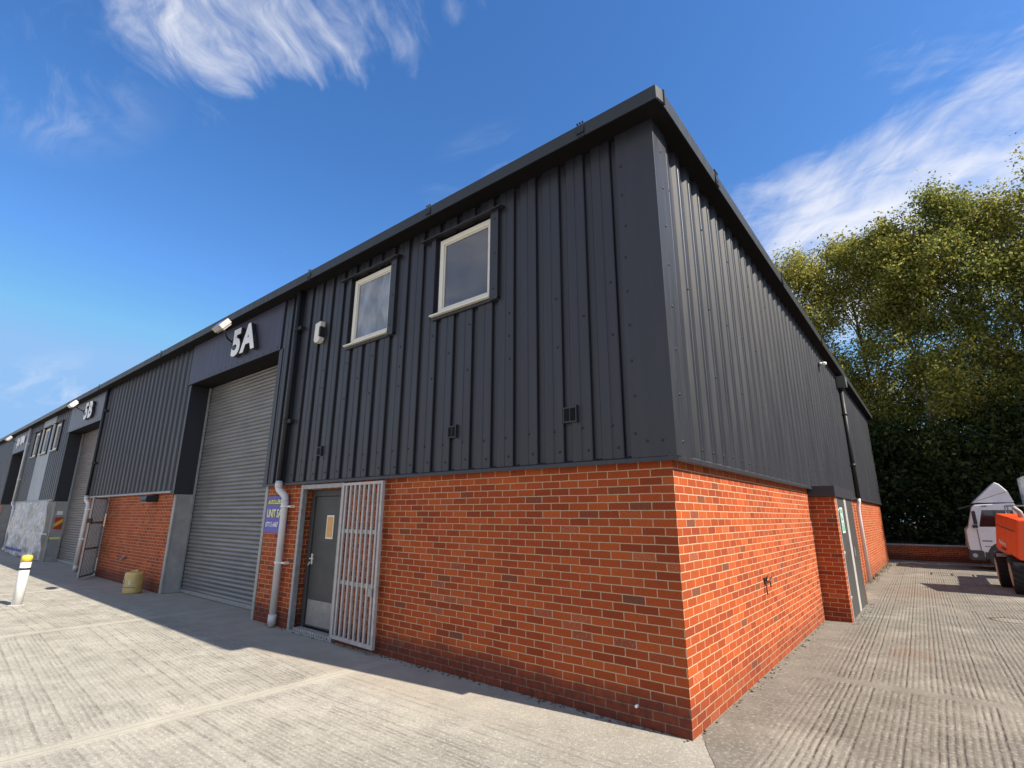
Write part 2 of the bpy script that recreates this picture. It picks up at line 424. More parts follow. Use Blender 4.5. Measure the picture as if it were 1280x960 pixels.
def clad_sheet(mb, a0, a1, z0, z1, place, phase=0., holes=(), mi=0, wide=False):
    st, dep = profile(a0, a1, phase, wide)
    cuts = sorted(set([h for H in holes for h in H[:2] if a0 < h < a1]))
    st = sorted(st + [(c, dep(c)) for c in cuts])
    for (a, d), (b, e) in zip(st, st[1:]):
        if b - a < 1e-6: continue
        mid = (a+b)/2; spans = [(z0, z1)]
        for h in holes:
            if h[0] < mid < h[1]:
                spans = [s for (p, q) in spans for s in ((p, min(q, h[2])), (max(p, h[3]), q)) if s[1]-s[0] > 1e-4]
        for p, q in spans:
            mb.face([place(a, d, p), place(b, e, p), place(b, e, q), place(a, d, q)], mi, uv=[(a, p), (b, p), (b, q), (a, q)])
def front_pl(a, d, z): return (a, -.065 + d, z)
def side_pl(a, d, z): return (.065 - d, a, z)
def screws_front(mb, xs, zs, y=-.066, mi=1):
    for x in xs:
        for z in zs:
            xx = x + random.uniform(-.012, .012); zz = z + random.uniform(-.012, .012)
            mb.lathe([(.014, 0), (.014, -.004), (.007, -.009)], (xx, y, zz), 'y', 6, mi)
def screws_side(mb, ys, zs, x=.066, mi=1):
    for y in ys:
        for z in zs:
            mb.lathe([(.014, 0), (.014, .004), (.007, .009)], (x, y + random.uniform(-.012, .012), z + random.uniform(-.012, .012)), 'x', 6, mi)

def window(parent, x0, x1, z0, z1, glass, pale_head=False):
    w = MB()
    t = .075; y0, y1 = -.062, .01
    w.box(x0, x1, y0, y1, z1-t, z1); w.box(x0, x1, y0, y1, z0, z0+t)
    w.box(x0, x0+t, y0+.001, y1, z0+t, z1-t); w.box(x1-t, x1, y0+.001, y1, z0+t, z1-t)
    b = .018
    X0, X1, Z0, Z1 = x0+t, x1-t, z0+t, z1-t
    yb = y0+.016
    w.box(X0, X1, yb, y1, Z1-b, Z1); w.box(X0, X1, yb, y1, Z0, Z0+b); w.box(X0, X0+b, yb+.001, y1, Z0+b, Z1-b); w.box(X1-b, X1, yb+.001, y1, Z0+b, Z1-b)
    f = w.build('window', M['upvc'], parent, bevel=.004)
    pn = MB(); pn.box(X0+b-.002, X1-b+.002, y0+.034, y0+.042, Z0+b-.002, Z1-b+.002); pn.build('pane', glass, f)
    s = MB(); s.box(x0-.10, x1+.01, -.135, -.03, z0-.028, z0-.003); s.build('sill', M['upvc'], f, bevel=.003)
    fl = MB()
    fl.box(x1+.002, x1+.135, -.112, -.03, z0-.07, z1+.06)             # right jamb flashing
    fl.box(x0-.14, x0-.055, -.106, -.03, z0-.02, z1+.055)             # left jamb
    fl.box(x0-.055, x0-.002, -.05, -.03, z0-.003, z1+.05)             # shadow return
    fl.prism([(-.03, z1+.10), (-.03, z1+.062), (-.165, z1+.045), (-.165, z1+.058)], 'x', x0-.33, x1+.21)   # head drip
    fl.box(x0-.10, x1+.135, -.09, -.03, z0-.075, z0-.03)
    screws_front(fl, (x1+.07,), (z0+.08, (z0+z1)/2, z1-.08), -.113)
    fl.build('flashing', [M['flash'], M['screw']], f, bevel=.003)
    return f

def shutter(parent, x0, x1, ztop, mat, y=.42):
    s = MB(); p = .085; z = .06; prof = [(y, .004), (y, .06)]
    z = .06
    while z < ztop:
        prof += [(y-.004, z+.006), (y-.016, z+.022), (y-.020, z+.042), (y-.016, z+.062), (y-.004, z+.078), (y+.006, z+.084)]
        z += p
    for (a, b), (c, d) in zip(prof, prof[1:]):
        s.face([(x0, a, b), (x1, a, b), (x1, c, d), (x0, c, d)], smooth=False)
    o = s.build('roller_shutter', mat, parent)
    for a, b in ((x0-.01, x0+.085), (x1-.085, x1+.01)):
        r = MB(); r.box(a, b, y-.075, y-.028, 0, ztop); r.build('guide_rail', M['galv'], o, bevel=.004)
    bt = MB(); bt.box(x0+.09, x1-.09, y-.05, y-.022, .012, .085); bt.build('bottom_rail', M['galv'], o, bevel=.003)
    return o

def door_front(parent, x0, x1):
    """personnel door in a dark frame, recessed, left side handle"""
    f = MB(); t = .06; y0, y1 = .10, .2
    f.box(x0, x0+t+.03, y0, y1, 0, 2.14); f.box(x1-t, x1, y0, y1, 0, 2.14); f.box(x0+t+.03, x1-t, y0, y1, 2.04, 2.14)
    fr = f.build('door_frame', M['door_frame'], parent, bevel=.003)
    d = MB(); d.box(x0+t+.035, x1-t-.005, .125, .17, .075, 2.035); dr = d.build('door', M['door'], parent, bevel=.003)
    k = MB(); k.box(x0+t+.06, x1-t-.03, .121, .1245, .10, .46); k.build('kick_plate', M['kick'], dr)
    gx = (x0+x1)/2 + .02
    gl = MB(); gl.box(gx-.10, gx+.10, .1175, .1245, 1.38, 1.74, 1); gl.box(gx-.075, gx+.075, .114, .1174, 1.405, 1.715, 0)
    gl.build('vision_panel', [M['amber'], M['upvc']], dr)
    h = MB(); hx = x0+t+.075
    h.box(hx-.018, hx+.018, .112, .1248, .98, 1.14); h.tube([(hx, .112, 1.07), (hx, .07, 1.07)], .010, 8); h.tube([(hx, .072, 1.07), (hx+.115, .072, 1.07)], .010, 8)
    h.tube([(hx-.0, .09, 1.02), (hx-.03, .075, .965)], .008, 8)
    h.build('handle', M['upvc'], dr)
    th = MB(); th.box(x0+t+.03, x1-t, .02, .12, .0, .05)
    th.build('threshold', M['galv'], parent, bevel=.003)
    return fr

def gutter_run(parent, x0, x1, mat, lf=True):
    g = MB()
    # fascia gutter, open soffit behind it
    g.prism([(-.30, 6.05), (-.316, 6.035), (-.306, 5.882), (-.296, 5.882), (-.298, 6.02), (-.285, 6.05)], 'x', x0, x1)
    o = g.build('gutter', mat, parent)
    s = MB(); s.box(x0, x1, -.2955, .10, 5.878, 5.895); s.build('soffit', M['soffit'], parent)
    return o
def gutter_joint(parent, x):
    b = MB(); b.box(x-.05, x+.05, -.324, -.31, 5.925, 6.02)
    for k in range(3): b.box(x-.045+k*.034, x-.022+k*.034, -.318, -.29, 5.868, 5.9); b.box(x-.045+k*.034, x-.025+k*.034, -.318, -.30, 6.055, 6.072)
    b.build('gutter_joint', M['black'], parent)

def downpipe(parent, xt, xb, zt=5.86, upper=None, yl=-.085):
    upper = upper or M['pipe_black']
    u = MB(); u.tube([(xt, -.135, zt), (xt, -.135, ZB-.02)], .046, 16); 
    for z in (5.10, 3.35):
        u.box(xt-.06, xt+.16, -.15, -.066, z-.03, z+.03); u.tube([(xt, -.135, z-.04), (xt, -.135, z+.04)], .053, 14)
    up = u.build('downpipe', upper, parent)
    l = MB()
    l.tube([(xt, -.135, ZB+.03), (xt, -.135, 2.20), (xt+.02, -.133, 2.165), (xt+(xb-xt)*.5, -.115, 2.11), (xb-.02, -.1, 2.055), (xb, -.095, 2.01), (xb, -.092, 1.9), (xb, -.09, .02)], .055, 18)
    l.tube([(xb, -.09, .05), (xb, -.09, .19)], .064, 18); l.tube([(xt, -.135, 2.2), (xt, -.135, 2.285)], .062, 18); l.tube([(xb, -.095, 1.98), (xb, -.093, 1.86)], .061, 18)
    l.build('lower_pipe', M['pipe_white'], up)
    for z in (1.88, .98):
        c = MB(); c.tube([(xb, -.092, z-.014), (xb, -.092, z+.014)], .066, 16); c.box(xb+.05, xb+.17, -.085, -.055, z-.013, z+.013); c.box(xb+.13, xb+.17, -.06, 0, z-.02, z+.02)
        c.build('pipe_clip', M['white'], up)
    return up

def fascia(parent, x0, x1, mat):
    f = MB(); f.box(x0, x1, -.088, -.03, 4.86, ZT-.03)
    f.box(x0+.02, x1-.02, -.0875, .40, 4.845, 4.859, 2)
    n = int((x1-x0)/.3)
    screws_front(f, [x0+.1+(x1-x0-.2)*i/n for i in range(n+1)], (4.92,), -.089)
    return f.build('fascia_panel', [mat, M['screw'], M['soffit']], parent, bevel=.003)

def vent(parent, x, z, s=.15):
    v = MB(); v.box(x-s/2, x+s/2, -.082, -.03, z-s/2, z+s/2, 0)
    v.box(x-s/2+.012, x-.006, -.0845, -.0822, z-s/2+.014, z+s/2-.014, 1); v.box(x+.006, x+s/2-.012, -.0845, -.0822, z-s/2+.014, z+s/2-.014, 1)
    v.box(x+s/2, x+s/2+.012, -.10, -.03, z-s/2-.01, z+s/2+.01, 0)
    v.build('vent', [M['flash'], M['soffit']], parent)

def roof(parent, x0, x1, hip):
    r = MB(); y1 = 22.35
    z0, zr = 6.0, 6.75
    if hip:
        r.face([(x0, -.19, z0), (.13, -.19, z0), (-5, 5, zr), (x0, 5, zr)]); r.face([(.13, -.19, z0), (.13, y1, z0), (-5, 17, zr), (-5, 5, zr)])
        r.face([(x0, 5, zr), (-5, 5, zr), (-5, 17, zr), (x0, 17, zr)]); r.face([(x0, 17, zr), (-5, 17, zr), (.13, y1, z0), (x0, y1, z0)])
    else:
        r.face([(x0, -.19, z0), (x1, -.19, z0), (x1, 5, zr), (x0, 5, zr)]); r.face([(x0, 5, zr), (x1, 5, zr), (x1, 17, zr), (x0, 17, zr)]); r.face([(x0, 17, zr), (x1, 17, zr), (x1, y1, z0), (x0, y1, z0)])
    r.build('roof', M['gutter'], parent)

UG = 'terraced industrial units'
def opening(parent, xl, xr, shut_mat, pier_x0, ztop=4.86):
    """big vehicle opening from xl to xr: left jamb, post on the right, shutter"""
    p = MB(); p.box(pier_x0, xl, 0.0, .40, 0, 2.2)
    p.box(xl-.003, xl+.012, -.012, .03, 0, 2.2)
    p.build('pier', M['pier'], parent, bevel=.006)
    j = MB(); j.box(pier_x0, xl, -.06, .40, 2.203, ztop-.02); j.box(xl-.07, xl+.006, -.0715, -.0605, 2.15, ztop-.0, 0)
    j.build('jamb_lining', M['flash'], parent, bevel=.003)
    q = MB(); q.box(xr, xr+.09, -.012, .40, 0, ZB-.01); q.build('post', M['galv'], parent, bevel=.004)
    q = MB(); q.box(xr, xr+.02, -.05, .40, ZB, ztop-.02); q.box(xr, xr+.13, -.078, -.0655, ZB-.04, ztop-.003)
    q.build('jamb_lining', M['flash'], parent, bevel=.002)
    shutter(parent, xl-.06, xr+.04, 5.25, shut_mat)

# ---- end unit
A = empty('industrial_unit', 'charcoal clad brick end unit with two cream framed windows and a sunlit side wall', 'industrial unit', group=UG)
w = MB(); w.box(-5.13, 0, 0, .24, 0, 2.30); w.box(-7.57, -6.33, 0, .24, 0, 2.30); w.box(-6.33, -5.13, 0.002, .24, 2.14, 2.299)
w.build('front_brick_wall', M['brick'], A)
w = MB()
# side wall faces +x : keep the outer skin only a hair inside the front wall's end
w.box(-.24, 0.0, .24, 6.42, 0, 2.30); w.box(-.24, 0.0, 9.0, 22.0, 0, 2.30); w.box(-.24, -.02, 6.42, 9.0, 0, 2.30)
w.face([(0.0015, 0, 0), (0.0015, .24, 0), (0.0015, .24, 2.3), (0.0015, 0, 2.3)])
w.build('side_brick_wall', M['brick_end'], A)
w = MB(); w.box(-44, -.24, 21.75, 22.0, 0, 5.9); w.build('rear_wall', M['brick'], A)
PX = -.02
wins = [(-3.18, -2.18), (-5.27, -4.25)]
c = MB()
holes = [(x0-.06, x1+.06, 4.42, 5.62) for x0, x1 in wins]
clad_sheet(c, -7.66, -.30, ZB, ZT, front_pl, -.33, holes)
xs = [-.33 - PITCH*k + .18 for k in range(1, 21)]
screws_front(c, xs, (2.40,)); screws_front(c, [x-.06 for x in xs[::1]], (2.62,)); screws_front(c, xs[::2], (4.15, 3.55)); screws_front(c, xs[1::3], (3.85,))
c.build('front_cladding', [M['clad'], M['screw']], A)
c = MB(); clad_sheet(c, .20, 22.0, ZB, ZT, side_pl, .24, wide=True)
ys = [.24 + PITCH*k + .05 for k in range(0, 62)]
screws_side(c, ys, (2.40,)); screws_side(c, ys[::3], (3.3, 5.2)); screws_side(c, ys[1::2], (4.15,))
c.build('side_cladding', [M['clad'], M['screw']], A)
c = MB()
c.box(-.36, .0805, -.0795, -.067, ZB-.0, ZT); c.box(.068, .0805, -.067, .27, ZB-.0, ZT)
screws_front(c, (-.30,), [2.5 + .37*k for k in range(9)], -.080)
screws_side(c, (.10,), [2.42 + .45*k for k in range(8)], .081)
for k in (2.42,): screws_front(c, (-.05, -.2), (k,), -.080)
c.build('corner_flashing', [M['flash'], M['screw']], A, bevel=.004)
c = MB()
c.prism([(0, ZB+.03), (-.045, ZB+.02), (-.088, ZB-.005), (-.088, ZB-.045), (-.082, ZB-.045), (-.078, ZB-.012), (0, ZB-.01)], 'x', -7.66, .088)
c.prism([(0, ZB+.03), (.045, ZB+.02), (.088, ZB-.005), (.088, ZB-.045), (.082, ZB-.045), (.078, ZB-.012), (0, ZB-.01)], 'y', -.0865, 6.34)
c.prism([(0, ZB+.03), (.045, ZB+.02), (.088, ZB-.005), (.088, ZB-.045), (.082, ZB-.045), (.078, ZB-.012), (0, ZB-.01)], 'y', 9.1, 22.0)
c.build('drip_flashing', M['flash'], A)
for (x0, x1), gl in zip(wins, (M['glass'], M['glass_misted'])): window(A, x0, x1, 4.45, 5.59, gl)
opening(A, -12.05, -7.665, M['shutter'], -12.20)
fascia(A, -12.22, -7.64, M['fascia'])
door_front(A, -6.24, -5.15)
gutter_run(A, -12.2, .235, M['gutter']); gutter_joint(A, -.66); gutter_joint(A, -3.2); gutter_joint(A, -6.4)
# gutter along the side, meeting the front one at a chamfered corner
g = MB()
pr = [(.245, 6.05), (.261, 6.035), (.252, 5.882), (.242, 5.882), (.243, 6.02), (.23, 6.05)]
g.prism(pr, 'y', -.17, 22.3)
g.build('gutter', M['gutter'], A)
g = MB(); g.box(-.06, .2415, -.17, 22.3, 5.8785, 5.8955); g.build('soffit', M['soffit'], A)
g = MB()
g.prism([(.05, -.20), (.215, -.317), (.236, -.3), (.262, -.165), (.15, -.15), (.05, -.15)], 'z', 5.874, 5.8775, 1)
g.prism([(.2355, -.3005), (.2615, -.168), (.25, -.165), (.224, -.297)], 'z', 5.90, 6.045)
for k in range(7):
    z = 5.885 + k*.027; g.box(.256, .272, -.178-.006*k*0, -.150, z, z+.014)
g.build('gutter_corner', [M['gutter'], M['soffit']], A)
def gutter_joint_side(y):
    b = MB(); b.box(.258, .27, y-.05, y+.05, 5.925, 6.02)
    for k in range(4): b.box(.24, .272, y-.06+k*.034, y-.04+k*.034, 5.868, 5.9); b.box(.245, .268, y-.06+k*.034, y-.04+k*.034, 6.052, 6.078)
    b.build('gutter_joint', M['black'], A)
for y in (1.52, 5.2, 9.4): gutter_joint_side(y)
roof(A, -12.2, 0, True)
downpipe(A, -6.96, -6.76)
for x, z, s in ((-1.04, 2.78, .165), (-2.80, 2.77, .15), (-5.87, 2.75, .14)): vent(A, x, z, s)
# porch with double doors on the side wall
pc = MB(); pc.box(0.0, .40, 6.42, 6.62, 0, 2.10); pc.build('porch_brick', M['brick_end'], A)
pc = MB(); pc.box(0.0, .40, 8.9, 9.0, 0, 2.10); pc.build('porch_brick', M['brick_end'], A)
pc = MB(); pc.box(.0, .44, 6.34, 9.1, 2.105, 2.30); pc.build('porch_lintel', M['flash'], A, bevel=.006)
pf = MB(); pf.box(.37, .408, 6.62, 6.66, 0, 2.10); pf.build('porch_frame', M['galv_pale'], A, bevel=.004)
d1 = MB(); d1.box(.36, .40, 6.66, 7.60, .02, 2.1); d1 = d1.build('side_door', M['door'], A, bevel=.004)
for z in (.35, 1.1, 1.85):
    hb = MB(); hb.tube([(.406, 6.69, z-.05), (.406, 6.69, z+.05)], .012, 8); hb.build('hinge', M['galv'], d1)
mb_ = MB(); mb_.box(.36, .408, 7.60, 7.86, .02, 2.1); mb_.build('meeting_post', M['galv_pale'], A, bevel=.004)
d2 = MB(); d2.box(.36, .40, 7.86, 8.9, .02, 2.1); d2 = d2.build('side_door', M['door'], A, bevel=.004)
hb = MB(); hb.box(.40, .425, 7.97, 8.03, 1.0, 1.16); hb.build('handle', M['galv'], d2)
# side rainwater pipe with hopper
sp_ = MB(); sp_.tube([(.13, 13.2, 5.55), (.13, 13.2, 2.27)], .06, 14)
for z in (4.7, 3.2): sp_.box(.066, .15, 13.1, 13.3, z-.03, z+.03); sp_.tube([(.13, 13.2, z-.04), (.13, 13.2, z+.04)], .07, 12)
spo = sp_.build('downpipe', M['pipe_black'], A)
hp = MB(); hp.prism([(12.95, 5.82), (13.45, 5.82), (13.40, 5.68), (13.28, 5.5), (13.12, 5.5), (13.0, 5.68)], 'x', .07, .30); hp.build('hopper', M['gutter_old'], spo, bevel=.01)
lp = MB(); lp.tube([(.13, 13.2, 2.27), (.13, 13.2, 2.15), (.10, 13.2, 2.05), (.09, 13.2, 1.9), (.09, 13.2, .02)], .048, 14); lp.build('lower_pipe', M['pipe_white'], spo)
op = MB(); op.tube([(-.47, 0.01, .16), (-.47, -.03, .157)], .013, 8); op.build('overflow_pipe', M['white'], A)

# ---- second unit
B = empty('industrial_unit', 'charcoal clad brick unit with a windowless ribbed front between the two numbered shutter doors', 'industrial unit', (-12.2, 0, 0), group=UG)
B.location = (0, 0, 0)
w = MB(); w.box(-17.42, -12.203, 0, .24, 0, 2.30); w.box(-19.86, -18.62, 0, .24, 0, 2.30); w.box(-18.62, -17.42, 0.002, .24, 2.14, 2.299)
w.build('front_brick_wall', M['brick'], B)
c = MB(); clad_sheet(c, -19.86, -12.22, ZB, ZT, front_pl, -.33 - .1, wide=True)
xs = [-12.4 - PITCH*k for k in range(0, 21)]
c.build('front_cladding', [M['clad'], M['screw']], B)
c = MB(); c.prism([(0, ZB+.03), (-.045, ZB+.02), (-.088, ZB-.005), (-.088, ZB-.045), (-.082, ZB-.045), (-.078, ZB-.012), (0, ZB-.01)], 'x', -19.95, -12.215)
c.build('drip_flashing', M['galv'], B)
opening(B, -24.40, -19.96, M['shutter_warm'], -24.58)
fascia(B, -24.62, -19.93, M['fascia_pale'])
door_front(B, -18.54, -17.45)
gutter_run(B, -24.6, -12.2, M['gutter']); gutter_joint(B, -14.); gutter_joint(B, -20)
roof(B, -24.6, -12.2, False); downpipe(B, -19.42, -19.2)
# ---- third unit
C_ = empty('industrial_unit', 'further unit with a pale grey panel strip and clear sheeting over its lower wall', 'industrial unit', group=UG)
w = MB(); w.box(-33.1, -24.583, 0, .24, 0, 2.30); w.build('front_wall', M['pier'], C_)
c = MB(); wc = [(-26.95, -25.95), (-29.15, -28.0), (-31.2, -30.15)]
hs = [(x0-.06, x1+.06, 4.27, 5.5) for x0, x1 in wc]
clad_sheet(c, -33.1, -29.9, ZB, ZT, front_pl, -.2, hs); c.build('front_cladding', M['clad'], C_); c = MB(); clad_sheet(c, -27.4, -24.6, ZB, ZT, front_pl, -.2, hs)
c.build('front_cladding', M['clad'], C_)
M['strip'] = sheet_mat('pale_grey_panel', (.36, .38, .40), .5, dust=.2)
c = MB(); clad_sheet(c, -29.9, -27.4, ZB, ZT, lambda a, d, z: (a, -.07 + d*.3, z), -.2, hs); c.build('pale_panel', M['strip'], C_)
c = MB(); c.prism([(0, ZB+.03), (-.045, ZB+.02), (-.088, ZB-.005), (-.088, ZB-.045), (-.082, ZB-.045), (-.078, ZB-.012), (0, ZB-.01)], 'x', -33.1, -24.62)
c.build('drip_flashing', M['galv'], C_)
for (x0, x1), gl in zip(wc, (M['glass'], M['glass_misted'], M['glass_misted'])): window(C_, x0, x1, 4.32, 5.44, gl)
opening(C_, -36.9, -33.15, M['shutter_warm'], -37.05); fascia(C_, -37.08, -33.12, M['fascia_pale'])
gutter_run(C_, -37.1, -24.6, M['gutter_old']); roof(C_, -37.1, -24.6, False)
downpipe(C_, -32.75, -32.5, upper=M['pipe_white'])
# ---- fourth unit, mostly outside the picture
D = empty('industrial_unit', 'last unit of the terrace at the left edge with plain dark cladding', 'industrial unit', group=UG)
w = MB(); w.box(-48, -37.08, 0, .24, 0, 2.30); w.build('front_brick_wall', M['brick'], D)
c = MB(); clad_sheet(c, -48, -37.1, ZB, ZT, front_pl, -.2); c.build('front_cladding', M['clad'], D)
c = MB(); c.prism([(0, ZB+.03), (-.045, ZB+.02), (-.088, ZB-.005), (-.088, ZB-.045), (-.082, ZB-.045), (-.078, ZB-.012), (0, ZB-.01)], 'x', -48, -37.1); c.build('drip_flashing', M['galv'], D)
gutter_run(D, -48, -37.1, M['gutter_old']); roof(D, -48, -37.1, False)

# ------------------------------------------------------------------ security gates
def bars(name, par, x0, x1, z0, z1, n, y, mat, mid):
    fr = MB(); t = .05
    fr.box(x0, x0+.05, y-.02, y+.025, z0, z1); fr.box(x1-.045, x1, y-.02, y+.025, z0, z1); fr.box(x0+.05, x1-.045, y-.018, y+.023, z0, z0+.05); fr.box(x0+.05, x1-.045, y-.018, y+.023, z1-.04, z1)
    fr.build('gate_frame', mat, par, bevel=.003)
    for z in mid:
        m = MB(); m.box(x0+.05, x1-.045, y-.004, y+.02, z-.028, z+.028); m.build('cross_rail', M['galv'], par, bevel=.002)
    for i in range(n):
        xx = x0+.05 + (x1-x0-.095)*(i+.5)/n
        b = MB(); b.box(xx-.0185, xx+.0185, y-.017, y+.012, z0+.05, z1-.04); b.build('bar', mat, par, bevel=.003)
G1 = empty('security_gate', 'pale barred steel gate folded back against the brick right of the grey door', 'gate', (-5.10, -.05, 0), R_(-2.2))
bars('g', G1, 0, 1.03, .07, 2.21, 8, -.02, M['galv_pale'], (.82, 1.52))
lk = MB(); lk.box(.86, .95, -.045, -.0, .70, .80); lk.build('lock_box', M['galv'], G1)
f = MB()   # fixed galvanised surround of the gate
f.box(-6.34, -6.27, -.06, .02, 0, 2.225); f.box(-5.165, -5.105, -.06, .02, 0, 2.225); f.box(-6.27, -5.165, -.058, .02, 2.155, 2.223)
f.box(-6.27, -5.165, -.06, .02, .0, .022)
fo = f.build('gate_surround', M['galv'], A, bevel=.003)
tr = MB()
for k in range(15): tr.box(-6.2+k*.068, -6.165+k*.068, -.03, .09, .024, .06)
tr.build('step_tread', M['galv_pale'], A)
for z in (.35, .75, 1.5, 1.95):
    hg = MB(); hg.tube([(-6.36, -.03, z-.04), (-6.36, -.03, z+.04)], .014, 8); hg.build('hinge', M['galv'], fo)
G2 = empty('security_gate', 'grey barred steel gate swung open at right angles beside the white downpipe', 'gate', (-17.75, .0, 0), R_(-43))
bars('g', G2, 0, 1.0, .05, 2.2, 9, 0, M['galv'], (.8, 1.5))
lk = MB(); lk.box(.90, 1.0, -.05, .05, 1.5, 1.62); lk.build('lock_box', M['black'], G2)
G2.matrix_world = Matrix.Translation((-17.4, -.06, 0)) @ Matrix.Rotation(R_(-31), 4, 'Z')

# ------------------------------------------------------------------ signs, lamps, alarm
M['sign_face'] = simple('white_letter_face', (.80, .78, .76), .4, var=.03)
M['sign_side'] = simple('dark_letter_side', (.03, .03, .035), .5)
def number_sign(x, z, body, label, size, sx=1.):
    r = empty('unit_number', label, 'number sign', (x, -.09, z))
    adv = 0
    for ch, nm, w_ in zip(body, ('numeral', 'letter'), (.42*sx, .5*sx)):
        o = text_mesh(nm, ch, size, M['sign_face'], Matrix.Translation((adv, -.095, 0)) @ FRONT, r, .004, .042*size, sx)
        bk = text_mesh('letter_return', ch, size, M['sign_side'], Matrix.Translation((adv, -.052, 0)) @ FRONT, o, .038, .044*size, sx)
        adv += w_*size*1.40
    return r
number_sign(-9.68, 5.10, '5A', 'large white unit number reading 5A on the blue grey fascia', .80, 1.05)
number_sign(-21.95, 5.10, '5B', 'smaller distant white unit number reading 5B on the pale fascia', .80, 1.08)
def floodlight(x, z, y, label, yaw=0., mat=None):
    r = empty('floodlight', label, 'floodlight', (x, -.088, z), 0, 'floodlights above the shutter doors')
    a = MB(); a.tube([(0, 0, 0), (.12, -.16, .03), (.50, -.42, .12)], .018, 8); a.box(-.06, .06, -.02, .0, -.06, .06); a.build('bracket', M['black'], r)
    Mx = Matrix.Translation((.55, -.46, .13)) @ Matrix.Rotation(yaw, 4, 'Z') @ Matrix.Rotation(R_(-38), 4, 'X')
    b = MB(); b.box(-.19, .19, -.06, .05, -.13, .13, 0, Mx)
    for k in range(5): b.box(-.17+k*.075, -.145+k*.075, .05, .085, -.11, .11, 0, Mx)
    b.build('lamp_body', mat or M['galv_pale'], r, bevel=.01)
    l = MB(); l.box(-.165, .165, -.068, -.0605, -.105, .105, 0, Mx); l.build('lamp_glass', M['glass'], r)
floodlight(-9.95, 5.50, 0, 'metal floodlight on a bracket left of the 5A number')
floodlight(-22.6, 5.48, 0, 'pale floodlight on a bracket beside the 5B number', mat=M['white'])
floodlight(-36.0, 5.42, 0, 'floodlight over the furthest shutter door at the left edge')
# tattered white board on the far fascia
t_ = MB(); random.seed(3)
def rag(x0, x1):
    n = 8; top = [(x0 + (x1-x0)*i/n, 5.62 + random.uniform(-.06, .1)) for i in range(n+1)]; bot = [(x1 - (x1-x0)*i/n, 5.05 + random.uniform(-.03, .3)) for i in range(n+1)]
    t_.prism(top + bot, 'y', -.13, -.12)
rag(-36.0, -35.2); rag(-35.0, -33.9)
tag(t_.build('torn_sign', M['white']), 'torn white sign scraps on the furthest fascia', 'sign')
# alarm box
ab = empty('alarm_box', 'cream alarm sounder box with a dark side on the cladding left of the windows', 'alarm', (-6.17, -.068, 4.86))
b = MB(); b.prism([(-.085, .17), (.085, .19), (.085, .10), (.045, .085), (.045, -.085), (.085, -.10), (.085, -.15), (.04, -.19), (-.06, -.19), (-.095, -.14)], 'y', -.10, 0); b.build('alarm_cover', M['upvc'], ab, bevel=.012)
b = MB(); b.box(.046, .088, -.095, -.002, -.088, .088); b.build('sounder_lens', M['black'], ab, bevel=.004)
# company board
M['purple'] = simple('purple_sign', (.075, .06, .34), .35, var=.08)
M['sign_black'] = simple('sign_black_strip', (.02, .02, .03), .4)
M['sign_yellow'] = simple('sign_yellow', (.72, .70, .28), .4, var=.04)
M['sign_white'] = simple('sign_white', (.75, .76, .85), .4, var=.04)
SG = empty('company_sign', 'purple company board reading UNIT 5A half behind the white downpipe', 'sign', (-7.54, -.002, 1.44))
b = MB(); b.box(0, .74, -.016, 0, 0, .62); b.build('board', M['purple'], SG)
b = MB(); b.box(.03, .71, -.019, -.0165, .47, .575); b.build('name_strip', M['sign_black'], SG)
text_mesh('company_name', 'ALROLLERS', .105, M['sign_yellow'], at_front(.05, -.021, .488), SG, .001, .003, .86, .25)
text_mesh('unit_text', 'UNIT 5A', .185, M['sign_yellow'], at_front(.05, -.019, .265), SG, .001, .006, .72)
text_mesh('phone_number', '07715 6487', .115, M['sign_white'], at_front(.04, -.019, .10), SG, .001, .002, .80)
# hazard sign on the second pier, black lamp over the second brick wall, camera on the side wall
M['red'] = simple('sign_red', (.45, .04, .02), .45); M['yellow'] = simple('sign_yellow_paint', (.72, .50, .06), .45)
hz = empty('hazard_sign', 'red and yellow striped hazard board on the grey pier', 'sign', (-24.392, .20, 1.05))
b = MB(); b.box(0, .012, -.12, .12, .12, .56); b.build('board', M['red'], hz)
b = MB(); b.prism([(-.118, .18), (.118, .38), (.118, .52), (-.118, .32)], 'x', .0125, .016); b.build('stripe', M['yellow'], hz)
b = MB(); b.box(-24.397, -24.387, .10, .27, 1.70, 1.84); tag(b.build('notice_plate', M['white']), 'small white notice plate above the striped hazard board', 'sign')
b = MB(); b.box(-24.41, -24.388, .0, .40, .80, .88); b.build('pier_band', M['sign_yellow'], B)
wl = empty('wall_lamp', 'small black bulkhead lamp under the cladding of the brick bay', 'wall lamp', (-13.44, 0, 2.12))
b = MB(); b.prism([(-.0, .1), (-.26, .06), (-.28, -.04), (-.2, -.08), (0, -.08)], 'x', -.22, .22); b.build('lamp_body', M['black'], wl, bevel=.012)
b = MB(); b.box(-.17, .17, -.24, -.03, -.092, -.079); b.build('lamp_glass', M['glass'], wl)
cm = empty('security_camera', 'small white dome camera high on the sunlit side cladding', 'camera', (.066, 9.9, 5.48))
b = MB(); b.lathe([(.07, 0), (.07, .05), (.05, .09)], (0, 0, 0), 'x', 14); b.build('camera_base', M['galv'], cm)
b = MB(); b.lathe([(.05, 0), (.06, .03), (.055, .1), (.03, .13)], (.08, 0, -.0), 'x', 14); b.build('camera_dome', M['white'], cm); cm.scale = (.8, .8, .8)
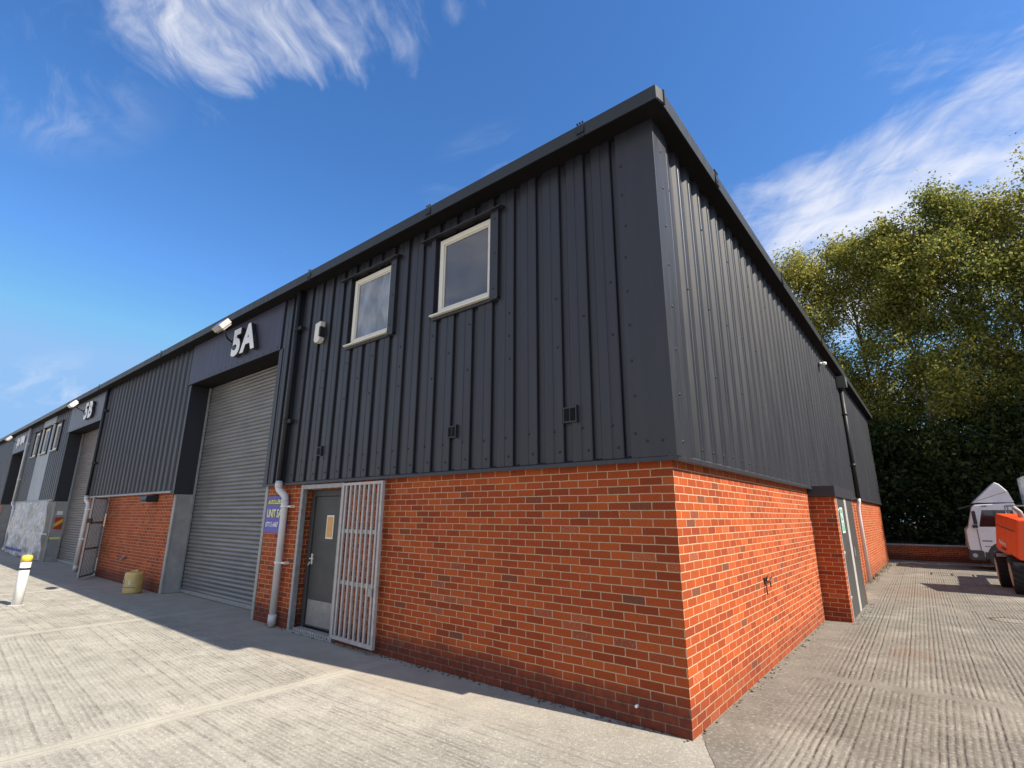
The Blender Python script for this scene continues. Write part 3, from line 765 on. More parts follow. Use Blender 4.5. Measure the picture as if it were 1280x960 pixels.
# tap on the front brick, twisted bracket on the sunlit side wall
tp = MB(); tp.tube([(0, 0, 0), (0, -.10, 0), (0, -.13, -.06)], .018, 8); tp.box(-.05, .05, -.07, -.05, .03, .05); tp.tube([(0, -.06, 0), (0, -.06, .04)], .01, 6)
o = tp.build('wall_tap', M['kick']); o.location = (-14.9, 0, .62); tag(o, 'small metal tap low on the brick bay left of the jerrycan', 'tap')
tp = MB(); tp.tube([(0, -.06, .02), (.03, -.03, .0), (.05, 0, -.02), (.05, .06, .01), (.06, .12, .03)], .008, 6); tp.tube([(.04, 0, -.02), (.03, -.04, -.06), (.03, -.05, -.16)], .007, 6)
tp.tube([(.05, .05, 0), (.05, .08, -.08)], .009, 6); tp.box(-.001, .012, -.04, .05, -.045, .03); tp.tube([(.03, -.03, .0), (.05, -.05, .06)], .008, 6)
o = tp.build('pipe_bracket', M['black']); o.location = (0.0, 2.70, .98); tag(o, 'dark twisted pipe bracket on the sunlit side wall', 'bracket')
# exit sign on porch door
M['green'] = simple('sign_green', (.10, .42, .22), .4)
ex = empty('exit_sign', 'green and white exit sign on the grey side door', 'sign', (.402, 6.85, 1.46))
b = MB(); b.box(0, .006, 0, .34, 0, .46); b.build('board', M['green'], ex)
b = MB(); b.box(.0065, .008, .0, .34, .0, .03); b.box(.0065, .008, .0, .34, .43, .46); b.box(.0065, .008, 0, .03, .03, .43); b.box(.0065, .008, .31, .34, .03, .43); b.build('border', M['white'], ex)
text_mesh('sign_text', 'FIRE\nEXIT', .13, M['sign_white'], Matrix.Translation((.009, .04, .26)) @ Matrix.Rotation(R_(90), 4, 'Z') @ FRONT, ex, .001, .001, .95)

# ------------------------------------------------------------------ clear sheeting over the third unit's lower wall
def poly_mat():
    m, t, p = newmat('clear_polythene')
    tc = t.new('ShaderNodeTexCoord').outputs['Object']
    n = t.noise(tc, 2.4, 5, .6, 1.2)
    plug(t, p, 'Base Color', t.mix(n, (.5, .5, .51), (.8, .8, .8))); plug(t, p, 'Roughness', .22)
    plug(t, p, 'Alpha', t.mapr(n, .32, .68, .3, .85)); plug(t, p, 'Normal', t.bump(t.noise(tc, 5., 4, .6, 1.5), .9, .03))
    return m
M['poly'] = poly_mat()
s = MB(); nx, nz = 60, 22; random.seed(11)
def shy(i, k):
    x = -31.6 + 7.1*i/nx; z = .03 + 2.19*k/nz
    a = .05*math.sin(x*5.1 + z*2.2) + .035*math.sin(x*2.3 - z*4.1 + 1) + .03*math.sin(x*9 + z*6) + .02*math.sin(z*11 + x*3)
    return (x, -.17 + a*.9*(1 - .6*(k/nz)), z + .03*math.sin(x*2)*(1 - k/nz))
P_ = [[shy(i, k) for k in range(nz+1)] for i in range(nx+1)]
for i in range(nx):
    for k in range(nz):
        s.face([P_[i][k], P_[i+1][k], P_[i+1][k+1], P_[i][k+1]], smooth=True)
sh = s.build('plastic_sheet', M['poly'])
tag(sh, 'crumpled clear plastic sheeting hung over the far lower wall', 'plastic sheet')
b = MB(); b.box(-31.6, -24.5, -.075, -.04, .95, 1.02); b.build('tape_band', M['white'], sh)
random.seed(5); b = MB()
for k in range(9):
    x = -31. + k*.42; b.tube([(x, -.25, .22), (x+.12, -.25, .34), (x+.24, -.25, .2), (x+.33, -.25, .31)], .009, 6)
M['blue_ink'] = simple('blue_print', (.12, .15, .5), .5); b.build('blue_print', M['blue_ink'], sh)

# ------------------------------------------------------------------ drum, bollard, loose bits
M['drum'] = simple('yellowed_plastic', (.58, .41, .14), .5, var=.12, scale=5, grime=.35, grime_col=(.2, .16, .09))
M['drum_label'] = simple('drum_label_blue', (.10, .10, .30), .45); M['drum_pale'] = simple('drum_label_pale', (.62, .62, .60), .45)
dr = empty('plastic_drum', 'rounded yellowed plastic jerrycan with a blue printed label by the brick bay', 'jerrycan', (-12.72, -.36, 0), R_(20))
b = MB()
DA, DB = .20, .165
prof = [(.90, 0), (.985, .015), (1., .05), (.985, .075), (1., .10), (1., .36), (.975, .385), (.99, .40), (.96, .43), (.86, .455), (.6, .465)]
rings = [[(DA*k_*math.copysign(abs(math.cos(2*math.pi*i/32))**.8, math.cos(2*math.pi*i/32)), DB*k_*math.copysign(abs(math.sin(2*math.pi*i/32))**.8, math.sin(2*math.pi*i/32)), z) for i in range(32)] for k_, z in prof]
for A_, B_ in zip(rings, rings[1:]):
    for i in range(32): b.face([A_[i], A_[(i+1) % 32], B_[(i+1) % 32], B_[i]], smooth=True)
b.face(rings[0][::-1]); b.face(rings[-1]); b.build('can_body', M['drum'], dr)
b = MB(); b.lathe([(.04, 0), (.045, .01), (.045, .04), (.03, .05)], (.06, 0, .460), 'z', 16); b.build('cap', M['drum'], dr)
b = MB(); b.tube([(-.15, 0, .44), (-.13, 0, .485), (-.05, 0, .49), (-.03, 0, .46)], .014, 8); b.build('handle', M['drum'], dr)
def dpt(th, z, off):
    c_, s_ = math.cos(th), math.sin(th); return (DA*math.copysign(abs(c_)**.8, c_)*(1+off), DB*math.copysign(abs(s_)**.8, s_)*(1+off), z)
def dpatch(mb, th0, th1, zlo, zhi, off, n=12):
    for i in range(n):
        f0, f1_ = i/n, (i+1)/n; a0, a1 = th0 + (th1-th0)*f0, th0 + (th1-th0)*f1_
        mb.face([dpt(a0, zlo(f0), off), dpt(a1, zlo(f1_), off), dpt(a1, zhi(f1_), off), dpt(a0, zhi(f0), off)])
b = MB(); dpatch(b, R_(205), R_(335), lambda f: .13, lambda f: .148, .012); eye = lambda s_, k_: (lambda f: .26 + s_*k_*math.sin(math.pi*f)**.8)
dpatch(b, R_(212), R_(258), eye(-1, .075), eye(1, .075), .012); b.build('printed_mark', M['drum_label'], dr, merge=False)
b = MB(); dpatch(b, R_(222), R_(248), eye(-1, .04), eye(1, .04), .02); dpatch(b, R_(284), R_(296), lambda f: .20, lambda f: .30, .012); b.build('printed_panel', M['drum_pale'], dr, merge=False)
bo = empty('bollard', 'white bollard with a yellow top and black band in the sunny yard', 'bollard', (-12.48, -2.32, 0))
b = MB(); b.lathe([(.085, 0), (.085, .80), (.08, .81)], (0, 0, 0), 'z', 20); b.build('post', M['white'], bo)
b = MB(); b.lathe([(.0875, .812), (.0875, .90), (.075, .93), (.03, .945)], (0, 0, 0), 'z', 20); b.build('yellow_cap', M['yellow'], bo)
b = MB(); b.lathe([(.0875, .66), (.0885, .662), (.0885, .70), (.0875, .702)], (0, 0, 0), 'z', 20); b.build('black_band', M['black'], bo)
b = MB(); b.lathe([(.15, 0), (.14, .015), (.09, .02)], (0, 0, 0), 'z', 20); b.build('base_plate', M['conc_pale'], bo)
random.seed(21)
M['grit'] = simple('grit', (.11, .085, .06), .95, var=.4, scale=30)
b = MB()
for k in range(420):
    if random.random() < .6: x, y = abs(random.gauss(0, .05)) + .01, random.uniform(0, 20)**1.0
    else: x, y = random.uniform(-7, 0), -abs(random.gauss(0, .04)) - .01
    if 6.3 < y < 9.1: x += .42
    r = random.uniform(.004, .016)
    b.lathe([(r*.5, 0), (r, r*.3), (r*.6, r*.9)], (x, y, 0), 'z', 5)
tag(b.build('wall_foot_grit', M['grit']), 'dark grit and crumbs gathered at the foot of the brick walls', 'grit', kind='stuff')

M['weed'] = simple('dry_weed', (.14, .13, .05), .8, var=.3, scale=20)
b = MB(); random.seed(9)
for k in range(260):
    y = random.choice((13.6, 14.2, 15.4, 17., 18.5, 20.)) + random.gauss(0, .35); x = .03 + abs(random.gauss(0, .12)); h = random.uniform(.03, .16); a = random.random()*6.28; dx, dy = math.cos(a), math.sin(a)
    b.face([(x-dy*.008, y+dx*.008, 0), (x+dy*.008, y-dx*.008, 0), (x+dx*h*.5, y+dy*h*.5, h)])
tag(b.build('weeds', M['weed'], merge=False), 'dry weeds along the foot of the far side wall', 'weeds', kind='stuff')
# ------------------------------------------------------------------ boundary wall
bw = empty('boundary_wall', 'low red brick wall with pale coping under the trees', 'wall', (0, 23.4, 0))
b = MB(); b.box(-30, 40, 0, .3, 0, .58); b.build('brickwork', M['brick'], bw)
b = MB(); b.box(-30, 40, -.03, .33, .583, .65); b.build('coping', M['pier'], bw, bevel=.01)

# ------------------------------------------------------------------ truck
M['truck_white'] = simple('truck_white', (.74, .75, .77), .28, var=.04, scale=1.5, grime=.12)
M['tyre'] = simple('tyre_rubber', (.018, .018, .018), .85, var=.2, scale=12)
M['rim'] = simple('pale_rim', (.42, .41, .40), .5, .2)
M['trim'] = simple('grey_trim', (.05, .05, .052), .6)
T = empty('box_truck', 'white box truck with a wedge wind deflector parked by the low wall', 'truck', (2.52, 20.0, 0))
cab = [(.10, .42), (.0, .50), (-.02, .95), (.0, 1.32), (.06, 1.40), (.26, 2.10), (.34, 2.18), (1.38, 2.24), (1.42, 2.1), (1.42, .42)]
b = MB(); b.prism(cab, 'y', 0, 2.0); b.build('cab', M['truck_white'], T, bevel=.03)
b = MB(); b.prism([(.075, 1.44), (.255, 2.06), (.262, 2.06), (.085, 1.44)], 'y', .08, 1.92); b.prism([(.05, 1.44), (.235, 2.06), (.255, 2.06), (.075, 1.44)], 'y', .08, 1.92); b.build('windscreen', M['glass_dark'], T)
b = MB(); b.prism([(-.1, 2.08), (.30, 2.19), (.30, 2.16), (-.08, 2.02)], 'y', .08, 1.92); b.build('sun_visor', M['black'], T)
b = MB(); b.prism([(.32, 2.25), (1.0, 2.95), (1.12, 2.88), (1.30, 2.62), (1.40, 2.25)], 'y', .12, 1.88); b.build('wind_deflector', M['truck_white'], T, bevel=.03)
b = MB(); b.prism([(.42, 2.30), (1.25, 2.61), (1.25, 2.622), (.42, 2.312)], 'y', .114, .1205); b.build('deflector_seam', M['trim'], T)
b = MB(); b.prism([(.30, .62), (.28, 1.34), (.46, 2.06), (1.36, 2.08), (1.38, .62)], 'y', -.012, -.0005); dro = b.build('door', M['truck_white'], T)
b = MB(); b.prism([(.36, 1.44), (.51, 2.0), (1.30, 2.0), (1.32, 1.44)], 'y', -.018, -.0125); b.build('door_window', M['glass_dark'], dro)
b = MB(); b.box(1.02, 1.2, -.03, -.0125, 1.24, 1.27); b.box(1.02, 1.2, -.03, -.0125, 1.12, 1.15); b.build('door_handle', M['black'], dro)
b = MB(); b.box(.36, .62, -.0165, -.0125, .95, .985); b.build('door_badge', M['trim'], dro)
b = MB(); b.box(.28, .298, -.016, -.0005, .62, 1.36); b.build('door_gap', M['trim'], T)
b = MB(); b.box(.18, .32, -.16, -.01, 1.40, 1.50); b.tube([(.30, 0, 1.98), (.28, -.2, 1.96)], .02, 6); b.box(.22, .32, -.32, -.16, 1.52, 1.96); b.build('mirror', M['black'], T, bevel=.02)
b = MB(); b.box(-.06, .36, -.02, 2.02, .30, .66); b.build('bumper', M['trim'], T, bevel=.04)
b = MB(); b.lathe([(.07, 0), (.07, -.02)], (.1, -.02, .48), 'y', 14); b.build('fog_lamp', M['rim'], T)
b = MB(); b.box(-.045, -.02, .12, .42, .68, .88); b.build('headlight', M['rim'], T, bevel=.01)
b = MB(); b.box(-.045, -.02, 1.58, 1.88, .68, .88); b.build('headlight', M['rim'], T, bevel=.01)
b = MB(); b.box(.36, 1.42, -.01, .3, .36, .60); b.build('step', M['trim'], T, bevel=.02)
b = MB(); b.lathe([(.52, 0), (.52, -.012), (.44, -.012)], (.95, -.0008, .44), 'y', 28); b.build('wheel_arch', M['trim'], T)
b = MB(); b.box(.40, 1.36, -.0165, -.0125, .78, .80); b.build('door_crease', M['trim'], dro)
b = MB(); b.box(.52, .66, -.02, -.0005, 2.12, 2.15); b.build('marker_lamp', M['black'], T)
b = MB(); b.box(1.78, 6.8, -.1, 2.15, .98, 3.15); b.build('cargo_box', M['truck_white'], T, bevel=.03)
b = MB(); b.box(1.3, 6.6, .55, 1.45, .55, .95); b.build('chassis', M['trim'], T)
def wheel(par, x, y, z, r, wd, side=-1, axis='y', tread=False, rim='rim', name='wheel'):
    b = MB(); rr = r
    b.lathe([(r*.6, 0), (r*.93, -.0*side), (r, .12*wd), (r, .88*wd), (r*.93, wd), (r*.6, wd)], (x, y, z), axis, 28)
    if tread:
        n = 22
        for k in range(n):
            a = 2*math.pi*k/n
            for s_, t0, t1 in ((0, .02, .52), (.5, .48, .98)):
                a0 = a + s_*2*math.pi/n; a1 = a0 + .16
                pts = []
                for ang, tt, rad in ((a0, t0, r-.004), (a0+.22, t1, r-.004), (a1+.22, t1, r-.004), (a1, t0, r-.004), (a0, t0, r+.022), (a0+.22, t1, r+.022), (a1+.22, t1, r+.022), (a1, t0, r+.022)):
                    c_, s2 = rad*math.cos(ang), rad*math.sin(ang)
                    pts.append({'x': (x + tt*wd, y + c_, z + s2), 'y': (x + s2, y + tt*wd, z + c_)}[axis])
                for q in ((3, 2, 1, 0), (4, 5, 6, 7), (0, 1, 5, 4), (1, 2, 6, 5), (2, 3, 7, 6), (3, 0, 4, 7)): b.face([pts[i] for i in q])
    wo = b.build(name, M['tyre'], par, merge='n')
    c = MB(); c.lathe([(r*.62, -.012), (r*.62, .02), (r*.5, .05), (r*.2, .045), (r*.16, .0), (.02, -.005)][::-1], (x, y, z), axis, 24); c.build('rim', M[rim], wo, merge='n')
    return wo
wheel(T, .95, .02, .42, .42, .28); wheel(T, .95, 1.7, .42, .42, .28); wheel(T, 5.0, .02, .42, .42, .5); wheel(T, 5.0, 1.5, .42, .42, .5)

# ------------------------------------------------------------------ orange access platform
M['orange'] = simple('orange_paint', (.80, .075, .008), .38, var=.06, scale=3, grime=.08)
M['machine_grey'] = simple('machine_grey', (.30, .29, .28), .5)
BL = empty('boom_lift', 'orange access machine on chunky black tyres at the right edge', 'access platform', (2.95, 12.6, 0))
b = MB()   # counterweight hood
H = [(.02, .0), (0, 1.75), (2.3, 1.75), (2.3, 0)]
b.face([(.28, 0, 1.70), (2.1, 0, 1.70), (2.1, 2.0, 1.80), (.05, 1.75, 1.86)])
b.face([(.14, .0, .86), (.28, 0, 1.70), (.05, 1.75, 1.86), (-.07, 1.75, 1.02)]); b.face([(-.07, 1.75, 1.02), (.05, 1.75, 1.86), (2.1, 2.0, 1.80), (2.1, 2.0, .9)])
b.face([(2.1, 0, .84), (2.1, 0, 1.70), (.28, 0, 1.70), (.14, 0, .86)]); b.face([(2.1, 2.0, .9), (2.1, 2., 1.8), (2.1, 0, 1.7), (2.1, 0, .84)])
b.face([(.14, 0, .86), (-.07, 1.75, 1.02), (.0, 1.75, .88), (.20, 0, .78)]); b.face([(2.1, 0, .84), (.14, 0, .86), (.20, 0, .78), (2.1, 0, .78)])
b.face([(.20, 0, .78), (0, 1.75, .88), (2.1, 2., .9), (2.1, 0, .78)])
hood = b.build('engine_hood', M['orange'], BL, bevel=.035, merge='n')
# text on the tilted left face
e1 = (Vector((.14, 0, .86)) - Vector((-.07, 1.75, 1.02))).normalized(); up_ = (Vector((.05, 1.75, 1.86)) - Vector((-.07, 1.75, 1.02))); nn = e1.cross(up_).normalized(); up_ = nn.cross(e1).normalized()
Mt = Matrix(((e1.x, up_.x, nn.x, 0), (e1.y, up_.y, nn.y, 0), (e1.z, up_.z, nn.z, 0), (0, 0, 0, 1)))
org = Vector((-.07, 1.75, 1.02)) + e1*.35 + up_*.13 + nn*.012
text_mesh('lettering', 'Platforms', .15, M['sign_white'], Matrix.Translation(org) @ Mt, hood, .002, .003, 1.1, .2)
b = MB(); o0 = Vector((-.07, 1.75, 1.02)); Mq = Matrix.Translation(o0) @ Mt
b.box(.05, 1.6, .56, .575, .002, .012, 0, Mq); b.box(.6, .95, .03, .07, .002, .02, 0, Mq); b.build('hood_vent', M['trim'], hood)
b = MB(); b.tube([(.46, .72, 1.70), (.44, .75, 1.88), (.36, .82, 2.0)], .06, 12, r1=.05); b.build('exhaust', M['machine_grey'], BL)
b = MB(); b.box(.06, 2.1, .1, 2.2, .52, .74); b.box(-.02, .35, 1.95, 2.1, .74, .80, 0); b.build('chassis', M['trim'], BL, bevel=.03)
b = MB(); b.tube([(1.1, 1.1, .74), (1.1, 1.1, .80)], .5, 24); b.build('turntable', M['trim'], BL)
b = MB(); b.box(1.0, 1.35, .3, 4.6, 1.62, 1.95); b.build('boom', M['orange'], BL, bevel=.02)
b = MB()
for z in (1.1, 1.6, 2.1):
    b.tube([(.55, 4.7, z), (1.85, 4.7, z), (1.85, 5.5, z), (.55, 5.5, z), (.55, 4.7, z)], .02, 6)
for x in (.55, 1.85):
    for y in (4.7, 5.5): b.tube([(x, y, 1.0), (x, y, 2.1)], .02, 6)
b.box(.55, 1.85, 4.7, 5.5, .98, 1.02); b.build('basket', M['machine_grey'], BL)
b = MB(); b.box(1.0, 1.35, 4.45, 4.72, 1.05, 1.9); b.build('basket_mount', M['orange'], BL, bevel=.02)
b = MB(); b.box(-.1, .42, 1.72, 2.0, .76, .84); b.build('mudguard', M['galv_pale'], BL, bevel=.01)
for yy, xx in ((.48, .02), (2.05, -.13)):
    wheel(BL, xx, yy, .43, .43, .36, axis='x', tread=True); 
    wheel(BL, 1.75, yy, .43, .43, .36, axis='x', tread=True)

# ------------------------------------------------------------------ trees
def leaf_mat(name, c1, c2, c3):
    m, t, p = newmat(name)
    geo = t.new('ShaderNodeNewGeometry'); rnd = geo.outputs['Random Per Island']
    c = t.ramp(rnd, [(0., c1), (.5, c2), (1., c3)])
    plug(t, p, 'Base Color', c); plug(t, p, 'Roughness', .55); plug(t, p, 'Specular IOR Level', .3)
    tr = t.new('ShaderNodeBsdfTranslucent'); t.l.new(c, tr.inputs[0])
    mx = t.new('ShaderNodeMixShader'); mx.inputs[0].default_value = .5
    t.l.new(p.outputs[0], mx.inputs[1]); t.l.new(tr.outputs[0], mx.inputs[2])
    t.l.new(mx.outputs[0], m.node_tree.nodes['Material Output'].inputs[0])
    return m
M['leaf_birch'] = leaf_mat('birch_leaf', (.10, .125, .026), (.27, .265, .05), (.50, .43, .09))
M['leaf_green'] = leaf_mat('green_leaf', (.08, .115, .026), (.20, .22, .046), (.37, .34, .08))
M['leaf_dark'] = leaf_mat('dark_leaf', (.02, .036, .01), (.04, .064, .016), (.075, .10, .022))
M['bark'] = simple('tree_bark', (.09, .075, .06), .9, var=.3, scale=8, bumpy=.6)
M['bark_pale'] = simple('pale_bark', (.17, .155, .13), .8, var=.3, scale=5, bumpy=.4, grime=.5)
def leaves(centers, per, size, sig, name, mat, parent, seed, droop=1.3):
    rg = np.random.default_rng(seed)
    N = len(centers)*per
    c = np.repeat(np.array(centers), per, 0)
    sc_ = np.repeat(rg.uniform(.65, 1.35, len(centers)), per)[:, None]
    off = rg.normal(0, 1, (N, 3))*sig*sc_; off[:, 2] *= droop; off[:, 2] -= .15*(off[:, 0]**2 + off[:, 1]**2)
    c = c + off
    a = rg.normal(0, 1, (N, 3)); a /= np.linalg.norm(a, axis=1)[:, None]
    b = rg.normal(0, 1, (N, 3)); b -= a*(a*b).sum(1)[:, None]; b /= np.linalg.norm(b, axis=1)[:, None]
    s = (size*rg.uniform(.6, 1.35, N))[:, None]
    v = np.stack([c - a*s, c - b*s*.55 + a*s*.1, c + a*s, c + b*s*.55 + a*s*.1], 1).reshape(-1, 3)
    me = bpy.data.meshes.new(name)
    me.vertices.add(4*N); me.vertices.foreach_set('co', v.ravel().astype(np.float32))
    me.loops.add(4*N); me.loops.foreach_set('vertex_index', np.arange(4*N, dtype=np.int32))
    me.polygons.add(N); me.polygons.foreach_set('loop_start', np.arange(0, 4*N, 4, dtype=np.int32))
    me.materials.append(mat); me.update(calc_edges=True); me.validate()
    o = bpy.data.objects.new(name, me); col.objects.link(o); o.parent = parent
    return o
def tree(x, y, h, rad, label, seed, leaf='leaf_birch', z0=.9, base=.18, ncl=150, per=95, size=.085, lean=0., bark='bark', group='trees beyond the low wall', name='woodland_tree', sig=.42):
    rg = random.Random(seed)
    t = empty(name, label, 'tree', (x, y, z0), 0, group)
    b = MB()
    pts = [(lean*k/6*h*.1 + rg.uniform(-.12, .12)*k/3, rg.uniform(-.12, .12)*k/3, h*.93*k/6) for k in range(7)]
    b.tube(pts, .04 + h*.007, 9, r1=.02)
    cl = []
    main = max(12, ncl//8)
    for i in range(main):
        f = base + (1-base)*rg.random()**.85
        # narrow at top, widest at about 45 %
        env = rad*(math.sin(math.pi*min(1, (f-base*.6)/(1-base*.6)))**.7*.9 + .1) * (1 if f < .8 else 1 - (f-.8)*2.2)
        env *= .92 + .16*math.sin(3*f*h*.25 + seed) + .10*math.sin(seed*1.7 + f*23)
        a = rg.random()*2*math.pi; r = max(.12, env)*math.sqrt(.08 + .92*rg.random())
        k = f*6*.93; i0 = min(int(k), 5); q = Vector(pts[i0]).lerp(Vector(pts[i0+1]), k - i0)
        cl.append((q.x + r*math.cos(a), q.y + r*math.sin(a), f*h))
        mc = cl.pop()
        for q_ in range(8): cl.append((mc[0] + rg.gauss(0, .62), mc[1] + rg.gauss(0, .62), mc[2] + rg.gauss(0, .42)))
        if r > .5:
            f0 = max(.12, f - .06 - .10*r/rad); k = f0*6; i0 = min(int(k), 5); p0 = Vector(pts[i0]).lerp(Vector(pts[i0+1]), k - i0)
            p2 = Vector(mc); p1 = p0.lerp(p2, .55) + Vector((0, 0, .25))
            b.tube([p0, p1, p2], .018 + .008*r, 5, r1=.006, caps=False)
    for i in range(26):   # thin leaders poking out of the top
        a = rg.random()*6.28; r = rg.random()*rad*.55; f = rg.uniform(.9, 1.02)*(1 - .09*(r/rad))
        cl.append((pts[-1][0] + r*math.cos(a), pts[-1][1] + r*math.sin(a), f*h))
    b.build('trunk', M[bark], t, merge=False)
    leaves(cl, per, size, sig, 'crown', M[leaf], t, seed)
    return t
TREES = [  # x, y, height, radius, leaf
    (-5.2, 29.0, 15.6, 3.2, 'leaf_birch', 'birch mostly hidden behind the far end of the side roof'),
    (-2.3, 28.2, 16.2, 3.1, 'leaf_birch', 'yellowing birch rising right beside the roof edge'),
    (.1, 29.6, 16.9, 3.2, 'leaf_birch', 'yellow topped birch second from the roof edge'),
    (2.3, 28.4, 16.2, 3.1, 'leaf_birch', 'golden birch in the middle of the tree belt'),
    (4.5, 28.6, 17.3, 3.0, 'leaf_green', 'tallest green tree standing above the truck cab'),
    (6.6, 29.2, 16.4, 3.1, 'leaf_birch', 'birch at the right edge above the orange machine'),
    (8.9, 28.4, 16.9, 3.2, 'leaf_green', 'green tree just beyond the right edge of the belt'),
    (11.6, 29.0, 16.2, 3.2, 'leaf_birch', 'birch further right of the belt out past the machine'),
    (14.5, 28.6, 16.0, 2.8, 'leaf_green', 'last green tree on the right of the belt'),
]
for k, (x, y, h, r, lf, lb) in enumerate(TREES):
    tree(x, y, h, r, lb, 31+k, lf, ncl=480, per=80, size=.080, base=.08, sig=.27, bark='bark_pale' if k % 2 else 'bark', lean=random.uniform(-.3, .3))
for k, (x, y, h, r, lb) in enumerate([(9.6, 25.1, 13., 2.4, 'green tree leaning over the wall right of the truck box'), (12.6, 24.9, 13.5, 2.5, 'green tree over the wall further right of the truck'), (16., 25.2, 13., 2.6, 'furthest right tree close behind the low wall')]):
    tree(x, y, h, r, lb, 51+k, 'leaf_green', z0=.6, base=.06, ncl=190, per=80, size=.09, sig=.5)
BACK = [(-6.5, 35, 9.5, 3.2), (-2.0, 36, 9.2, 3.3), (2.4, 35.5, 10., 3.3), (6.6, 36, 9.4, 3.4), (11., 35.5, 9., 3.4), (15.5, 36, 9, 3.4)]
bl = ['behind the roof edge', 'second from the roof', 'behind the golden birch', 'behind the truck', 'behind the orange machine', 'at the far right']
for k, (x, y, h, r) in enumerate(BACK):
    tree(x, y, h, r, 'dark green tree in the back row ' + bl[k], 71+k, 'leaf_dark', base=.1, ncl=130, per=60, size=.13, sig=.6, group='back row trees')
rgs = random.Random(5)
SH = [(-4.5, 26.6, 6.0, 2.0), (-1.6, 26.0, 5.2, 1.9), (.6, 26.4, 5.8, 1.9), (2.9, 25.9, 5.0, 1.8), (5.0, 26.3, 6.0, 2.0), (7.4, 26.0, 5.6, 2.0), (9.9, 26.4, 5.8, 2.1), (12.7, 26., 5.5, 2.2), (-1.0, 31.5, 7.5, 2.6), (3.4, 31.6, 7.5, 2.6), (7.9, 31.6, 7.5, 2.6), (12.2, 31.6, 7., 2.6)]
sl = ['hidden by the end of the brick side wall', 'just past the end of the side wall', 'left of the truck cab over the wall', 'over the wall beside the truck cab front', 'right behind the truck cab', 'behind the truck box', 'behind the orange machine', 'furthest right along the wall',
      'in the shade behind the wall end', 'in the shade behind the truck cab', 'in the shade behind the truck box', 'in the shade at far right']
def shrub(x, y, h, r, label, seed):
    rg = random.Random(seed); t = empty('shrub', label, 'shrub', (x, y, .55), 0, 'dark shrubs under the trees')
    b = MB(); cl = []
    for i in range(80):
        f = rg.random(); a = rg.random()*6.28; rr = r*math.sqrt(rg.random())*(1 - .55*f**2)
        cl.append((rr*math.cos(a), rr*math.sin(a)*.8, .15 + f*h*.95))
        if i % 5 == 0: b.tube([(rr*.2*math.cos(a), rr*.2*math.sin(a), 0), (rr*.6*math.cos(a), rr*.5*math.sin(a), f*h*.6), cl[-1]], .03, 5, r1=.008, caps=False)
    b.build('stem', M['bark'], t, merge=False)
    leaves(cl, 75, .11, .40, 'foliage', M['leaf_dark'], t, seed, 1.)
for k, (x, y, h, r) in enumerate(SH): shrub(x, y, h, r, 'dark leafy shrub ' + sl[k], 101+k)

# ------------------------------------------------------------------ light: sun, sky with cirrus
to_sun = Vector((1.0, .14, .985)).normalized()
el = math.asin(to_sun.z); azi = math.atan2(to_sun.x, to_sun.y)      # clockwise from +y
sun = bpy.data.lights.new('sun', 'SUN'); sun.energy = 5.0; sun.angle = R_(.53); sun.color = (1., .91, .77)
so = bpy.data.objects.new('sun', sun); col.objects.link(so); so.rotation_euler = to_sun.to_track_quat('Z', 'Y').to_euler()
so.location = (30, 5, 40)
wd = bpy.data.worlds.new('World'); sc.world = wd; wd.use_nodes = True
t = NT(wd.node_tree); bg = wd.node_tree.nodes['Background']
sky = t.new('ShaderNodeTexSky', sky_type='NISHITA'); sky.sun_disc = False; sky.sun_elevation = el; sky.sun_rotation = azi
sky.air_density = 1.0; sky.dust_density = .4; sky.ozone_density = 2.5; sky.altitude = 50
hs_ = t.new('ShaderNodeHueSaturation'); t.l.new(sky.outputs[0], hs_.inputs['Color']); hs_.inputs['Saturation'].default_value = 1.27; hs_.inputs['Value'].default_value = 1.40; hs_.inputs['Hue'].default_value = .506
d = t.new('ShaderNodeTexCoord').outputs['Generated']
sp = t.new('ShaderNodeSeparateXYZ'); t.l.new(d, sp.inputs[0])
zz = t.math('ADD', t.math('MAXIMUM', sp.outputs[2], 0.), .15)
px, py = t.math('DIVIDE', sp.outputs[0], zz), t.math('DIVIDE', sp.outputs[1], zz)
cv = t.new('ShaderNodeCombineXYZ'); t.l.new(px, cv.inputs[0]); t.l.new(py, cv.inputs[1])
def blob(cx_, cy_, rx, ry, rot=0., soft=.0):
    ca, sa = math.cos(rot), math.sin(rot)
    a = t.math('SUBTRACT', px, cx_); b = t.math('SUBTRACT', py, cy_)
    u = t.math('DIVIDE', t.math('ADD', t.math('MULTIPLY', a, ca), t.math('MULTIPLY', b, sa)), rx)
    v = t.math('DIVIDE', t.math('SUBTRACT', t.math('MULTIPLY', b, ca), t.math('MULTIPLY', a, sa)), ry)
    r = t.math('SQRT', t.math('ADD', t.math('MULTIPLY', u, u), t.math('MULTIPLY', v, v)))
    return t.math('SUBTRACT', 1., t.sstep(r, soft, 1.))
def fibres(rot, su, sv, dist, seed, warp=.0, detail=10, rough=.62):
    ca, sa = math.cos(rot), math.sin(rot)
    wx = t.math('MULTIPLY', t.math('SUBTRACT', t.noise(cv.outputs[0], 2.3, 3, .5), .5), warp)
    u = t.math('ADD', t.math('MULTIPLY', px, ca), t.math('MULTIPLY', py, sa))
    v = t.math('ADD', t.math('SUBTRACT', t.math('MULTIPLY', py, ca), t.math('MULTIPLY', px, sa)), wx)
    c = t.new('ShaderNodeCombineXYZ'); t.l.new(t.math('MULTIPLY', u, su), c.inputs[0]); t.l.new(t.math('MULTIPLY', v, sv), c.inputs[1]); c.inputs[2].default_value = seed
    return t.noise(c.outputs[0], 1., detail, rough, dist)
f1 = fibres(R_(-30), 3.0, 9.0, .3, 3.1, .5)
f2 = fibres(R_(5), 1.8, 5.5, .3, 7.7, .35)
